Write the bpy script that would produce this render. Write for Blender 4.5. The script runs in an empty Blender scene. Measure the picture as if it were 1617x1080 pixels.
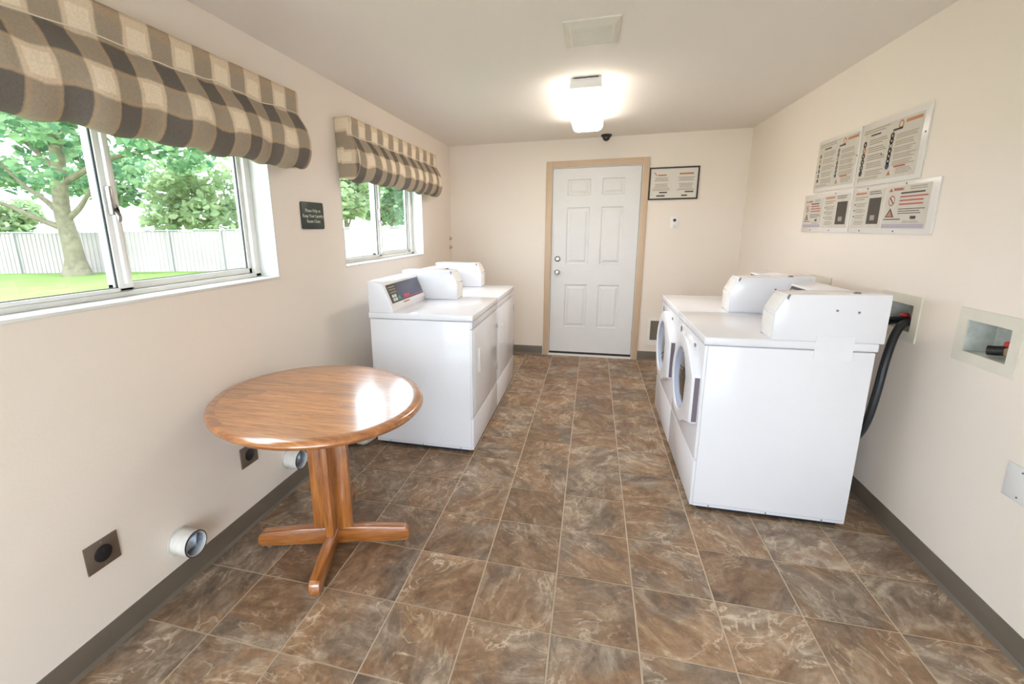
import bpy, bmesh, math, random
import numpy as np
from mathutils import Vector, Matrix

random.seed(7)
rng = np.random.default_rng(11)
SC = bpy.context.scene
COL = SC.collection
PI = math.pi

# ------------------------------------------------------------------ room dimensions (metres)
XL, XR, YB, YF, H = -1.505, 1.516, 2.847, -3.75, 2.337
WT = 0.17                                    # wall thickness

# ------------------------------------------------------------------ camera
def setup_camera():
    f, pitch, yaw, roll = 717.7169, 0.2211, 0.2594, -0.0145
    cpos = Vector((0.08945, -2.30964, 1.44033))
    u0, v0, W, Hh = 744.3776, 522.4407, 1617.0, 1080.0
    cy, sy, cp, sp = math.cos(yaw), math.sin(yaw), math.cos(pitch), math.sin(pitch)
    fwd = Vector((-sy * cp, cy * cp, -sp)); right = Vector((cy, sy, 0)); up = right.cross(fwd)
    cr, sr = math.cos(roll), math.sin(roll)
    r2 = right * cr + up * sr; u2 = up * cr - right * sr
    cam = bpy.data.cameras.new('camera'); cam.sensor_width = 36.0; cam.sensor_fit = 'HORIZONTAL'
    cam.lens = 36.0 * f / W
    cam.shift_x = (W / 2 - u0) / W; cam.shift_y = -(Hh / 2 - v0) / W
    cam.clip_start = 0.05; cam.clip_end = 300
    o = bpy.data.objects.new('camera', cam); COL.objects.link(o)
    m = Matrix(((r2.x, u2.x, -fwd.x, cpos.x), (r2.y, u2.y, -fwd.y, cpos.y), (r2.z, u2.z, -fwd.z, cpos.z), (0, 0, 0, 1)))
    o.matrix_world = m
    SC.camera = o
setup_camera()

# ------------------------------------------------------------------ world, exposure
SKY = (0.80, 0.875, 1.0)
SKY_STRENGTH = 6.8
LAMP_STRENGTH = 12.0
wd = bpy.data.worlds.new('world'); SC.world = wd; wd.use_nodes = True
bgn = wd.node_tree.nodes['Background']
bgn.inputs['Color'].default_value = (*SKY, 1); bgn.inputs['Strength'].default_value = SKY_STRENGTH
SC.view_settings.view_transform = 'Standard'; SC.view_settings.look = 'None'
SC.view_settings.exposure = 0.47; SC.view_settings.gamma = 1.0
SC.view_settings.use_curve_mapping = False
SC.cycles.use_denoising = True
SC.cycles.max_bounces = 10; SC.cycles.diffuse_bounces = 6; SC.cycles.transparent_max_bounces = 16
SC.cycles.sample_clamp_indirect = 8.0

# ------------------------------------------------------------------ materials
def srgb(r, g, b):
    def c(v):
        v /= 255.0
        return v / 12.92 if v <= 0.04045 else ((v + 0.055) / 1.055) ** 2.4
    return (c(r), c(g), c(b), 1.0)

class NT:
    def __init__(self, name):
        self.m = bpy.data.materials.new(name); self.m.use_nodes = True
        self.t = self.m.node_tree; self.b = self.t.nodes['Principled BSDF']
    def n(self, typ, **kw):
        nd = self.t.nodes.new(typ)
        for k, v in kw.items():
            if hasattr(nd, k): setattr(nd, k, v)
            else: nd.inputs[k.replace('_', ' ')].default_value = v
        return nd
    def l(self, a, b): self.t.links.new(a, b)
    def ramp(self, fac, stops):
        r = self.n('ShaderNodeValToRGB'); e = r.color_ramp.elements
        while len(e) < len(stops): e.new(0.5)
        for el, (p, c) in zip(e, stops): el.position = p; el.color = c
        self.l(fac, r.inputs['Fac']); return r.outputs['Color']
    def math(self, op, a, b=None, c=None):
        nd = self.n('ShaderNodeMath', operation=op)
        for i, x in enumerate((a, b, c)):
            if x is None: continue
            if isinstance(x, (int, float)): nd.inputs[i].default_value = x
            else: self.l(x, nd.inputs[i])
        return nd.outputs[0]
    def mix(self, fac, a, b, blend='MIX'):
        nd = self.n('ShaderNodeMix', data_type='RGBA', blend_type=blend)
        for sock, x in ((nd.inputs[0], fac), (nd.inputs[6], a), (nd.inputs[7], b)):
            if isinstance(x, (int, float, tuple)): sock.default_value = x
            else: self.l(x, sock)
        return nd.outputs[2]
    def noise(self, vec, scale, detail=4, rough=0.55, dist=0.0):
        nd = self.n('ShaderNodeTexNoise'); nd.inputs['Scale'].default_value = scale; nd.inputs['Detail'].default_value = detail
        nd.inputs['Roughness'].default_value = rough; nd.inputs['Distortion'].default_value = dist
        if vec is not None: self.l(vec, nd.inputs['Vector'])
        return nd.outputs['Fac']
    def bump(self, h, strength=0.2, dist=0.01):
        nd = self.n('ShaderNodeBump'); nd.inputs['Strength'].default_value = strength; nd.inputs['Distance'].default_value = dist
        self.l(h, nd.inputs['Height']); self.l(nd.outputs[0], self.b.inputs['Normal'])

def pmat(name, col, rough=0.5, metal=0.0, spec=0.5, var=0.0, vscale=6.0, coat=0.0, bump=0.0, bscale=120.0):
    k = NT(name)
    b = k.b
    b.inputs['Base Color'].default_value = col; b.inputs['Roughness'].default_value = rough
    b.inputs['Metallic'].default_value = metal; b.inputs['Specular IOR Level'].default_value = spec
    b.inputs['Coat Weight'].default_value = coat; b.inputs['Coat Roughness'].default_value = 0.08
    tc = k.n('ShaderNodeTexCoord')
    if var > 0:
        f = k.noise(tc.outputs['Object'], vscale, 5)
        lo = tuple(c * (1 - var) for c in col[:3]) + (1,); hi = tuple(min(1, c * (1 + var)) for c in col[:3]) + (1,)
        k.l(k.ramp(f, [(0.3, lo), (0.7, hi)]), b.inputs['Base Color'])
    if bump > 0:
        k.bump(k.noise(tc.outputs['Object'], bscale, 3), bump, 0.003)
    return k.m

M = {}
M['wall'] = pmat('wall_paint', (0.84, 0.755, 0.67, 1), 0.55, spec=0.25, var=0.015, vscale=1.5, bump=0.12, bscale=95)
M['ceiling'] = pmat('ceiling_paint', (0.84, 0.785, 0.72, 1), 0.8, spec=0.15, bump=0.15, bscale=80)
M['reveal'] = pmat('reveal_paint', (0.74, 0.735, 0.70, 1), 0.5, spec=0.3, var=0.02, vscale=12)
M['vinyl'] = pmat('window_vinyl', (0.78, 0.76, 0.73, 1), 0.4, var=0.03, vscale=10)
M['gasket'] = pmat('dark_gasket', (0.06, 0.07, 0.07, 1), 0.6)
M['dirty_track'] = pmat('dirty_track', (0.33, 0.25, 0.18, 1), 0.7, var=0.4, vscale=30)
M['base'] = pmat('rubber_cove_base', srgb(108, 98, 86), 0.45, var=0.05, vscale=3)
M['grout'] = pmat('grout', srgb(196, 177, 155), 0.6, var=0.12, vscale=8)
M['white'] = pmat('white_enamel', (0.855, 0.855, 0.90, 1), 0.16, spec=0.5, var=0.012, vscale=2)
M['white_seam'] = pmat('white_seam_edge', (0.62, 0.63, 0.66, 1), 0.4)
M['plastic'] = pmat('white_plastic', (0.82, 0.80, 0.77, 1), 0.3, var=0.02)
M['ivory'] = pmat('ivory_plastic', (0.71, 0.67, 0.57, 1), 0.4, var=0.04, vscale=12)
M['box_inside'] = pmat('weathered_box_interior', (0.52, 0.54, 0.50, 1), 0.6, var=0.25, vscale=18)
M['dark'] = pmat('dark_underside', (0.02, 0.02, 0.035, 1), 0.5)
M['black'] = pmat('black_plastic', (0.012, 0.012, 0.014, 1), 0.35)
M['rubber'] = pmat('black_rubber_hose', (0.012, 0.013, 0.016, 1), 0.42)
M['steel'] = pmat('satin_steel', (0.45, 0.43, 0.41, 1), 0.32, metal=1.0)
M['screw'] = pmat('grey_screw', (0.22, 0.22, 0.23, 1), 0.45, metal=0.6)
M['brass'] = pmat('dull_brass', (0.42, 0.30, 0.20, 1), 0.4, metal=0.8)
M['red'] = pmat('red_valve', (0.55, 0.03, 0.04, 1), 0.35)
M['door'] = pmat('door_paint', (0.75, 0.735, 0.725, 1), 0.38, spec=0.4, var=0.015)
M['casing'] = pmat('tan_casing_paint', srgb(204, 178, 150), 0.5, var=0.04, vscale=5)
M['jamb'] = pmat('jamb_paint', (0.78, 0.74, 0.70, 1), 0.5)
M['plate_brown'] = pmat('brushed_bronze_plate', srgb(118, 104, 92), 0.38, metal=0.35, var=0.1, vscale=14)
M['pipe_white'] = pmat('chipped_white_pipe', (0.70, 0.68, 0.63, 1), 0.5, var=0.12, vscale=24)
M['pipe_in'] = pmat('galvanised_duct', (0.52, 0.57, 0.64, 1), 0.3, metal=0.6, var=0.2, vscale=40)
M['foil'] = pmat('white_duct_foil', (0.72, 0.74, 0.77, 1), 0.35, var=0.08, vscale=20)
M['plaque'] = pmat('dark_green_plaque', srgb(38, 48, 42), 0.4, var=0.1)
M['letter'] = pmat('cream_lettering', srgb(205, 208, 190), 0.6)
M['frame_dark'] = pmat('dark_brown_frame', srgb(60, 48, 42), 0.45)
M['paper'] = pmat('white_paper', (0.70, 0.66, 0.60, 1), 0.35, var=0.02)
M['paper2'] = pmat('printed_sheet', (0.60, 0.555, 0.49, 1), 0.35, var=0.05, vscale=20)
M['acrylic'] = pmat('clear_white_acrylic', (0.73, 0.69, 0.65, 1), 0.25)
M['ink'] = pmat('grey_ink', srgb(162, 148, 132), 0.6)
M['ink_dark'] = pmat('black_ink', srgb(76, 69, 63), 0.6)
M['ink_orange'] = pmat('orange_ink', srgb(188, 128, 92), 0.6)
M['ink_red'] = pmat('red_ink', srgb(180, 98, 84), 0.6)
M['ink_blue'] = pmat('slate_ink', srgb(66, 76, 92), 0.6)
M['ink_lilac'] = pmat('lilac_ink', srgb(176, 168, 178), 0.6)
M['grille'] = pmat('taupe_grille', srgb(118, 106, 92), 0.5)
M['dome'] = pmat('smoked_dome', (0.02, 0.018, 0.018, 1), 0.12)
M['cord'] = pmat('white_cord', (0.78, 0.72, 0.62, 1), 0.7)
M['lining'] = pmat('dark_lining', srgb(70, 66, 64), 0.9)
M['bark'] = pmat('pale_bark', srgb(112, 104, 84), 0.9, var=0.3, vscale=5)
M['concrete'] = pmat('pale_bounce_concrete', srgb(226, 223, 220), 0.9, var=0.08, vscale=1.5)
M['galv'] = pmat('galvanised_post', srgb(150, 152, 150), 0.5, metal=0.3)
M['slats'] = pmat('faded_fence_slats', srgb(160, 150, 146), 0.8, var=0.12, vscale=0.8)
M['panel_screen'] = pmat('slate_blue_screen', srgb(72, 74, 98), 0.16, var=0.1, vscale=6)
M['panel_dark'] = pmat('dark_olive_screen', srgb(58, 58, 52), 0.2, var=0.15, vscale=20)
M['btn_green'] = pmat('green_button', srgb(60, 130, 95), 0.4)
M['btn_red'] = pmat('red_label', srgb(205, 60, 78), 0.4)
M['btn_white'] = pmat('white_button', (0.75, 0.74, 0.72, 1), 0.4)
M['bowl'] = pmat('dark_door_glass', (0.025, 0.03, 0.045, 1), 0.06, coat=0.6)
M['ring'] = pmat('reflection_blue_door_ring', srgb(172, 182, 206), 0.15, coat=0.5)  # clear plastic ring, with the window's reflection painted in as pale blue
M['strip'] = pmat('mauve_handle_strip', srgb(120, 108, 118), 0.4)

def glass_mat():
    k = NT('thin_window_glass'); t = k.t
    t.nodes.remove(k.b)
    out = t.nodes['Material Output']
    tr = k.n('ShaderNodeBsdfTransparent'); tr.inputs[0].default_value = (0.95, 0.98, 0.97, 1)
    gl = k.n('ShaderNodeBsdfGlossy'); gl.inputs['Roughness'].default_value = 0.02
    g = k.n('ShaderNodeNewGeometry'); dt = k.n('ShaderNodeVectorMath', operation='DOT_PRODUCT')
    k.l(g.outputs['Normal'], dt.inputs[0]); k.l(g.outputs['Incoming'], dt.inputs[1])
    fac = k.math('ADD', k.math('MULTIPLY', k.math('POWER', k.math('SUBTRACT', 1.0, k.math('ABSOLUTE', dt.outputs['Value'])), 5.0), 0.9), 0.03)
    mx = k.n('ShaderNodeMixShader')
    k.l(fac, mx.inputs[0]); k.l(tr.outputs[0], mx.inputs[1]); k.l(gl.outputs[0], mx.inputs[2])
    k.l(mx.outputs[0], out.inputs['Surface'])
    return k.m
M['glass'] = glass_mat()

def lamp_mat():
    k = NT('lit_acrylic_diffuser')
    k.b.inputs['Base Color'].default_value = (0.9, 0.9, 0.88, 1)
    k.b.inputs['Emission Color'].default_value = (1.0, 0.925, 0.84, 1)
    k.b.inputs['Emission Strength'].default_value = LAMP_STRENGTH
    return k.m
M['lamp'] = lamp_mat()

def tile_mat():
    k = NT('slate_look_tile')
    tc = k.n('ShaderNodeTexCoord'); oi = k.n('ShaderNodeObjectInfo')
    add = k.n('ShaderNodeVectorMath', operation='ADD')
    sc = k.n('ShaderNodeVectorMath', operation='SCALE'); sc.inputs['Scale'].default_value = 37.0
    cmb = k.n('ShaderNodeCombineXYZ')
    r = oi.outputs['Random']
    k.l(r, cmb.inputs[0]); k.l(k.math('FRACT', k.math('MULTIPLY', r, 17.3)), cmb.inputs[1]); k.l(k.math('FRACT', k.math('MULTIPLY', r, 91.7)), cmb.inputs[2])
    k.l(cmb.outputs[0], sc.inputs[0])
    rot = k.n('ShaderNodeVectorRotate', rotation_type='Z_AXIS'); k.l(tc.outputs['Object'], rot.inputs['Vector']); k.l(k.math('MULTIPLY', r, 23.0), rot.inputs['Angle'])
    k.l(rot.outputs[0], add.inputs[0]); k.l(sc.outputs[0], add.inputs[1])
    v = add.outputs[0]
    mp = k.n('ShaderNodeMapping'); mp.inputs['Scale'].default_value = (1.0, 1.8, 1.0); k.l(v, mp.inputs['Vector'])
    n1 = k.noise(v, 4.0, 9, 0.64, 0.5)
    n2 = k.noise(mp.outputs[0], 7.0, 10, 0.66, 0.9)
    n3 = k.noise(v, 2.3, 4, 0.55, 0.9)
    n4 = k.noise(v, 42.0, 5, 0.65, 0.3)
    n5 = k.noise(mp.outputs[0], 4.2, 8, 0.55, 1.3)
    col = k.ramp(n1, [(0.32, srgb(86, 68, 53)), (0.45, srgb(122, 100, 80)), (0.56, srgb(152, 128, 105)), (0.70, srgb(190, 168, 144))])
    grey = k.ramp(n2, [(0.34, srgb(92, 82, 73)), (0.50, srgb(142, 128, 114)), (0.64, srgb(198, 184, 166))])
    rust = k.ramp(n2, [(0.32, srgb(98, 70, 46)), (0.50, srgb(150, 116, 84)), (0.66, srgb(190, 160, 128))])
    m1 = k.ramp(n3, [(0.44, (0, 0, 0, 1)), (0.58, (1, 1, 1, 1))])
    c2 = k.mix(m1, rust, grey)
    c3 = k.mix(0.55, col, c2)
    vein = k.ramp(k.math('ABSOLUTE', k.math('SUBTRACT', n5, 0.5)), [(0.0, (1, 1, 1, 1)), (0.022, (0, 0, 0, 1))])
    patch = k.ramp(n1, [(0.44, (0, 0, 0, 1)), (0.60, (0.8, 0.8, 0.8, 1))])
    c4 = k.mix(k.mix(1.0, vein, patch, 'MULTIPLY'), c3, srgb(214, 198, 174))
    grain = k.ramp(n4, [(0.3, (0.78, 0.78, 0.78, 1)), (0.7, (1.16, 1.16, 1.16, 1))])
    c5 = k.mix(1.0, c4, grain, 'MULTIPLY')
    tone = k.ramp(k.math('FRACT', k.math('MULTIPLY', r, 53.1)), [(0.0, (0.80, 0.79, 0.79, 1)), (0.5, (1.0, 0.99, 0.99, 1)), (1.0, (1.16, 1.15, 1.14, 1))])
    c6 = k.mix(1.0, c5, tone, 'MULTIPLY')
    k.l(c6, k.b.inputs['Base Color'])
    k.b.inputs['Roughness'].default_value = 0.42; k.b.inputs['Specular IOR Level'].default_value = 0.4
    k.bump(n2, 0.25, 0.004)
    return k.m
M['tile'] = tile_mat()

def wood_mat(name, dark, mid, light, axis=0, scale=1.0, plank=False):
    k = NT(name)
    tc = k.n('ShaderNodeTexCoord')
    mp = k.n('ShaderNodeMapping')
    s = [14.0, 14.0, 14.0]; s[axis] = 1.3
    mp.inputs['Scale'].default_value = tuple(x * scale for x in s)
    vec = tc.outputs['Object']
    if plank:
        sep = k.n('ShaderNodeSeparateXYZ'); k.l(vec, sep.inputs[0])
        row = k.math('FLOOR', k.math('DIVIDE', sep.outputs[1], 0.058))
        off = k.math('FRACT', k.math('MULTIPLY', k.math('SINE', k.math('MULTIPLY', row, 12.9898)), 43758.5))
        seg = k.math('FLOOR', k.math('ADD', k.math('DIVIDE', sep.outputs[0], 0.46), k.math('MULTIPLY', off, 7.0)))
        rnd = k.math('FRACT', k.math('MULTIPLY', k.math('SINE', k.math('ADD', k.math('MULTIPLY', row, 78.233), k.math('MULTIPLY', seg, 37.719))), 43758.5))
        cb = k.n('ShaderNodeCombineXYZ'); k.l(k.math('MULTIPLY', rnd, 9.0), cb.inputs[0]); k.l(k.math('MULTIPLY', rnd, 5.0), cb.inputs[2])
        ad = k.n('ShaderNodeVectorMath', operation='ADD'); k.l(vec, ad.inputs[0]); k.l(cb.outputs[0], ad.inputs[1]); vec = ad.outputs[0]
    k.l(vec, mp.inputs['Vector'])
    n = k.noise(mp.outputs[0], 2.2, 8, 0.65, 0.8)
    n2 = k.noise(mp.outputs[0], 9.0, 4, 0.6, 0.2)
    c = k.ramp(n, [(0.28, dark), (0.5, mid), (0.72, light)])
    g = k.ramp(n2, [(0.35, (0.74, 0.72, 0.70, 1)), (0.55, (1.05, 1.05, 1.05, 1))])
    c = k.mix(1.0, c, g, 'MULTIPLY')
    if plank:
        tn = k.ramp(rnd, [(0.0, (0.80, 0.78, 0.76, 1)), (1.0, (1.10, 1.08, 1.06, 1))])
        c = k.mix(1.0, c, tn, 'MULTIPLY')
    k.l(c, k.b.inputs['Base Color'])
    k.b.inputs['Roughness'].default_value = 0.30; k.b.inputs['Coat Weight'].default_value = 1.0; k.b.inputs['Coat Roughness'].default_value = 0.16; k.b.inputs['Coat IOR'].default_value = 1.9
    k.bump(n2, 0.06, 0.002)
    return k.m
OAK = (srgb(146, 86, 36), srgb(188, 122, 60), srgb(212, 152, 86))
OAKD = (srgb(124, 70, 26), srgb(172, 104, 46), srgb(200, 134, 68))
M['oak_top'] = wood_mat('oak_strip_top', *OAK, axis=0, plank=True)
M['oak_rim'] = wood_mat('oak_rim', *OAKD, axis=0, scale=0.8)
M['oak_v'] = wood_mat('oak_upright', *OAKD, axis=2)
M['oak_x'] = wood_mat('oak_foot', *OAKD, axis=0)

def check_mat():
    """buffalo check woven from two stripe sets; UV is in metres of cloth"""
    k = NT('buffalo_check_cloth')
    uv = k.n('ShaderNodeUVMap'); sep = k.n('ShaderNodeSeparateXYZ'); k.l(uv.outputs[0], sep.inputs[0])
    n = k.n('ShaderNodeTexCoord')
    wob = k.math('MULTIPLY', k.math('SUBTRACT', k.noise(n.outputs['Object'], 18, 2), 0.5), 0.012)
    def stripe(s, period, phase, duty):
        f = k.math('FRACT', k.math('ADD', k.math('DIVIDE', k.math('ADD', s, wob), period), phase))
        d = k.math('ABSOLUTE', k.math('SUBTRACT', f, 0.5))
        dark = k.ramp(d, [(duty / 2 - 0.02, (1, 1, 1, 1)), (duty / 2 + 0.02, (0, 0, 0, 1))])
        edge = k.ramp(k.math('ABSOLUTE', k.math('SUBTRACT', d, duty / 2 + 0.035)), [(0.03, (1, 1, 1, 1)), (0.055, (0, 0, 0, 1))])
        return dark, edge
    a, ea = stripe(sep.outputs[0], 0.181, 0.0, 0.47)
    b, eb = stripe(sep.outputs[1], 0.185, 0.0, 0.50)
    s = k.math('ADD', k.math('MULTIPLY', a, 0.5), k.math('MULTIPLY', b, 0.5))
    c = k.ramp(s, [(0.0, srgb(236, 220, 196)), (0.5, srgb(166, 152, 134)), (1.0, srgb(112, 105, 98))])
    e = k.math('MAXIMUM', ea, eb)
    c = k.mix(k.math('MULTIPLY', e, 0.35), c, srgb(188, 158, 122))
    wv = k.noise(n.outputs['Object'], 160, 2)
    c = k.mix(1.0, c, k.ramp(wv, [(0.3, (0.9, 0.9, 0.9, 1)), (0.7, (1.06, 1.06, 1.06, 1))]), 'MULTIPLY')
    k.l(c, k.b.inputs['Base Color']); k.b.inputs['Roughness'].default_value = 0.9; k.b.inputs['Specular IOR Level'].default_value = 0.1
    k.bump(wv, 0.15, 0.002)
    return k.m
M['check'] = check_mat()

def lawn_mat():
    k = NT('sunny_lawn'); tc = k.n('ShaderNodeTexCoord')
    n = k.noise(tc.outputs['Object'], 0.9, 6, 0.7)
    k.l(k.ramp(n, [(0.3, (0.12, 0.20, 0.045, 1)), (0.7, (0.20, 0.29, 0.08, 1))]), k.b.inputs['Base Color']); k.b.inputs['Roughness'].default_value = 0.9
    k.b.inputs['Specular IOR Level'].default_value = 0.1
    return k.m
M['lawn'] = lawn_mat()
def leaf_mat(name, a, b, trans=0.5):
    k = NT(name); g = k.n('ShaderNodeNewGeometry')
    r = k.math('ADD', k.math('MULTIPLY', g.outputs['Random Per Island'], 1.0), 0.0)
    c = k.ramp(r, [(0.0, a), (1.0, b)])
    k.l(c, k.b.inputs['Base Color']); k.b.inputs['Roughness'].default_value = 0.6; k.b.inputs['Specular IOR Level'].default_value = 0.25
    tl = k.n('ShaderNodeBsdfTranslucent'); k.l(c, tl.inputs[0])
    mx = k.n('ShaderNodeMixShader'); mx.inputs[0].default_value = trans
    out = k.t.nodes['Material Output']
    k.l(k.b.outputs[0], mx.inputs[1]); k.l(tl.outputs[0], mx.inputs[2]); k.l(mx.outputs[0], out.inputs['Surface'])
    return k.m
M['leaf'] = leaf_mat('maple_leaves', (0.085, 0.21, 0.12, 1), (0.31, 0.45, 0.22, 1))
M['leaf_pale'] = leaf_mat('pale_leaves', (0.22, 0.32, 0.16, 1), (0.42, 0.50, 0.26, 1))

# ------------------------------------------------------------------ mesh helpers
class MB:
    def __init__(s): s.bm = bmesh.new()
    def box(s, x0, x1, y0, y1, z0, z1, bevel=0.0, seg=2):
        b = bmesh.new()
        bmesh.ops.create_cube(b, size=1.0)
        for v in b.verts:
            v.co = Vector(((x0 + x1) / 2 + v.co.x * (x1 - x0), (y0 + y1) / 2 + v.co.y * (y1 - y0), (z0 + z1) / 2 + v.co.z * (z1 - z0)))
        if bevel > 0: bmesh.ops.bevel(b, geom=b.edges[:], offset=bevel, segments=seg, affect='EDGES', profile=0.5)
        return s.join(b)
    def join(s, b, mtx=None):
        if mtx is not None: b.transform(mtx)
        me = bpy.data.meshes.new('tmp'); b.to_mesh(me); b.free(); s.bm.from_mesh(me); bpy.data.meshes.remove(me); return s
    def prism(s, poly, a0, a1, axis='y', bevel=0.0, seg=2):
        """poly: 2-D points; axis y -> points are (x,z); axis x -> (y,z); axis z -> (x,y)"""
        b = bmesh.new()
        def p(u, w, a): return {'y': (u, a, w), 'x': (a, u, w), 'z': (u, w, a)}[axis]
        lo = [b.verts.new(p(u, w, a0)) for u, w in poly]; hi = [b.verts.new(p(u, w, a1)) for u, w in poly]
        b.faces.new(lo); b.faces.new(hi)
        n = len(poly)
        for i in range(n): b.faces.new((lo[i], lo[(i + 1) % n], hi[(i + 1) % n], hi[i]))
        bmesh.ops.recalc_face_normals(b, faces=b.faces[:])
        if bevel > 0: bmesh.ops.bevel(b, geom=b.edges[:], offset=bevel, segments=seg, affect='EDGES', profile=0.5, clamp_overlap=True)
        return s.join(b)
    def cyl(s, c, r, a0, a1, axis='z', n=24, r2=None, cap=True):
        r2 = r if r2 is None else r2
        def p(t, rr, a):
            u, w = rr * math.cos(t), rr * math.sin(t)
            return {'z': (c[0] + u, c[1] + w, a), 'y': (c[0] + u, a, c[1] + w), 'x': (a, c[0] + u, c[1] + w)}[axis]
        b = bmesh.new()
        lo = [b.verts.new(p(2 * PI * i / n, r, a0)) for i in range(n)]; hi = [b.verts.new(p(2 * PI * i / n, r2, a1)) for i in range(n)]
        for i in range(n): b.faces.new((lo[i], lo[(i + 1) % n], hi[(i + 1) % n], hi[i]))
        if cap: b.faces.new(lo); b.faces.new(hi)
        bmesh.ops.recalc_face_normals(b, faces=b.faces[:])
        return s.join(b)
    def lathe(s, prof, c=(0, 0, 0), axis='z', n=32, close=False):
        """prof: (radius, along axis)"""
        b = bmesh.new(); rings = []
        for r, a in prof:
            ring = []
            for i in range(n):
                t = 2 * PI * i / n; u, w = r * math.cos(t), r * math.sin(t)
                ring.append(b.verts.new({'z': (c[0] + u, c[1] + w, c[2] + a), 'y': (c[0] + u, c[1] + a, c[2] + w), 'x': (c[0] + a, c[1] + u, c[2] + w)}[axis]))
            rings.append(ring)
        for p, q in zip(rings, rings[1:]):
            for i in range(n): b.faces.new((p[i], p[(i + 1) % n], q[(i + 1) % n], q[i]))
        if close: 
            for ring in (rings[0], rings[-1]): b.faces.new(ring)
        bmesh.ops.remove_doubles(b, verts=b.verts[:], dist=1e-6)
        bmesh.ops.recalc_face_normals(b, faces=b.faces[:])
        return s.join(b)
    def tube(s, pts, r, n=10, cap=True, radii=None):
        pts = [Vector(p) for p in pts]; b = bmesh.new(); rings = []
        nrm = None
        for i, p in enumerate(pts):
            d = (pts[min(i + 1, len(pts) - 1)] - pts[max(i - 1, 0)]).normalized()
            if nrm is None:
                nrm = d.orthogonal().normalized()
            nrm = (nrm - d * nrm.dot(d)).normalized(); bi = d.cross(nrm)
            rr = radii[i] if radii else r
            rings.append([b.verts.new(p + (nrm * math.cos(2 * PI * k / n) + bi * math.sin(2 * PI * k / n)) * rr) for k in range(n)])
        for p, q in zip(rings, rings[1:]):
            for i in range(n): b.faces.new((p[i], p[(i + 1) % n], q[(i + 1) % n], q[i]))
        if cap: b.faces.new(rings[0]); b.faces.new(rings[-1])
        bmesh.ops.recalc_face_normals(b, faces=b.faces[:])
        return s.join(b)
    def mesh(s, name='m', smooth=None):
        me = bpy.data.meshes.new(name); s.bm.to_mesh(me); s.bm.free()
        if smooth is not None and len(me.polygons):
            me.polygons.foreach_set('use_smooth', [True] * len(me.polygons))
            me.set_sharp_from_angle(angle=math.radians(smooth))
        return me
    def build(s, name, mat, parent=None, smooth=35):
        return link(name, s.mesh(name, smooth), mat, parent)

def link(name, me, mat, parent=None):
    if mat is not None and not me.materials: me.materials.append(M[mat])
    o = bpy.data.objects.new(name, me); COL.objects.link(o)
    if parent is not None: o.parent = parent
    return o
def tag(o, label=None, cat=None, group=None, kind=None):
    if label: o['label'] = label
    if cat: o['category'] = cat
    if group: o['group'] = group
    if kind: o['kind'] = kind
    return o
def thing(name, label, cat, loc=(0, 0, 0), rz=0.0, group=None):
    o = bpy.data.objects.new(name, None); COL.objects.link(o); o.location = loc; o.rotation_euler = (0, 0, rz); o.empty_display_size = 0.1
    return tag(o, label, cat, group)
def box(name, mat, parent, x0, x1, y0, y1, z0, z1, bevel=0.0, seg=2):
    return MB().box(x0, x1, y0, y1, z0, z1, bevel, seg).build(name, mat, parent)
def spline(pts, n=8):
    pts = [Vector(p) for p in pts]; out = []
    P = [pts[0] * 2 - pts[1]] + pts + [pts[-1] * 2 - pts[-2]]
    for i in range(1, len(P) - 2):
        a, b, c, d = P[i - 1:i + 3]
        for k in range(n):
            t = k / n
            out.append(0.5 * ((2 * b) + (c - a) * t + (2 * a - 5 * b + 4 * c - d) * t * t + (3 * b - a - 3 * c + d) * t ** 3))
    out.append(pts[-1]); return out

def wall_with_holes(axis_pos, thick_to, a0, a1, z0, z1, holes, axis='x'):
    """solid wall slab pierced by rectangular holes (a_lo, a_hi, z_lo, z_hi)"""
    m = MB(); As = sorted({a0, a1, *[h[0] for h in holes], *[h[1] for h in holes]}); Zs = sorted({z0, z1, *[h[2] for h in holes], *[h[3] for h in holes]})
    lo, hi = min(axis_pos, thick_to), max(axis_pos, thick_to)
    def solid(i, j):
        if i < 0 or j < 0 or i >= len(As) - 1 or j >= len(Zs) - 1: return False
        ca, cz = (As[i] + As[i + 1]) / 2, (Zs[j] + Zs[j + 1]) / 2
        return not any(h[0] < ca < h[1] and h[2] < cz < h[3] for h in holes)
    b = m.bm
    def P(x, a, z): return b.verts.new((x, a, z) if axis == 'x' else (a, x, z))
    for i in range(len(As) - 1):
        for j in range(len(Zs) - 1):
            if not solid(i, j): continue
            A0, A1, Z0, Z1 = As[i], As[i + 1], Zs[j], Zs[j + 1]
            for x in (lo, hi): b.faces.new([P(x, A0, Z0), P(x, A1, Z0), P(x, A1, Z1), P(x, A0, Z1)])
            if not solid(i - 1, j): b.faces.new([P(lo, A0, Z0), P(hi, A0, Z0), P(hi, A0, Z1), P(lo, A0, Z1)])
            if not solid(i + 1, j): b.faces.new([P(lo, A1, Z0), P(hi, A1, Z0), P(hi, A1, Z1), P(lo, A1, Z1)])
            if not solid(i, j - 1): b.faces.new([P(lo, A0, Z0), P(hi, A0, Z0), P(hi, A1, Z0), P(lo, A1, Z0)])
            if not solid(i, j + 1): b.faces.new([P(lo, A0, Z1), P(hi, A0, Z1), P(hi, A1, Z1), P(lo, A1, Z1)])
    bmesh.ops.remove_doubles(b, verts=b.verts[:], dist=1e-5); bmesh.ops.recalc_face_normals(b, faces=b.faces[:])
    return m

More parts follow.
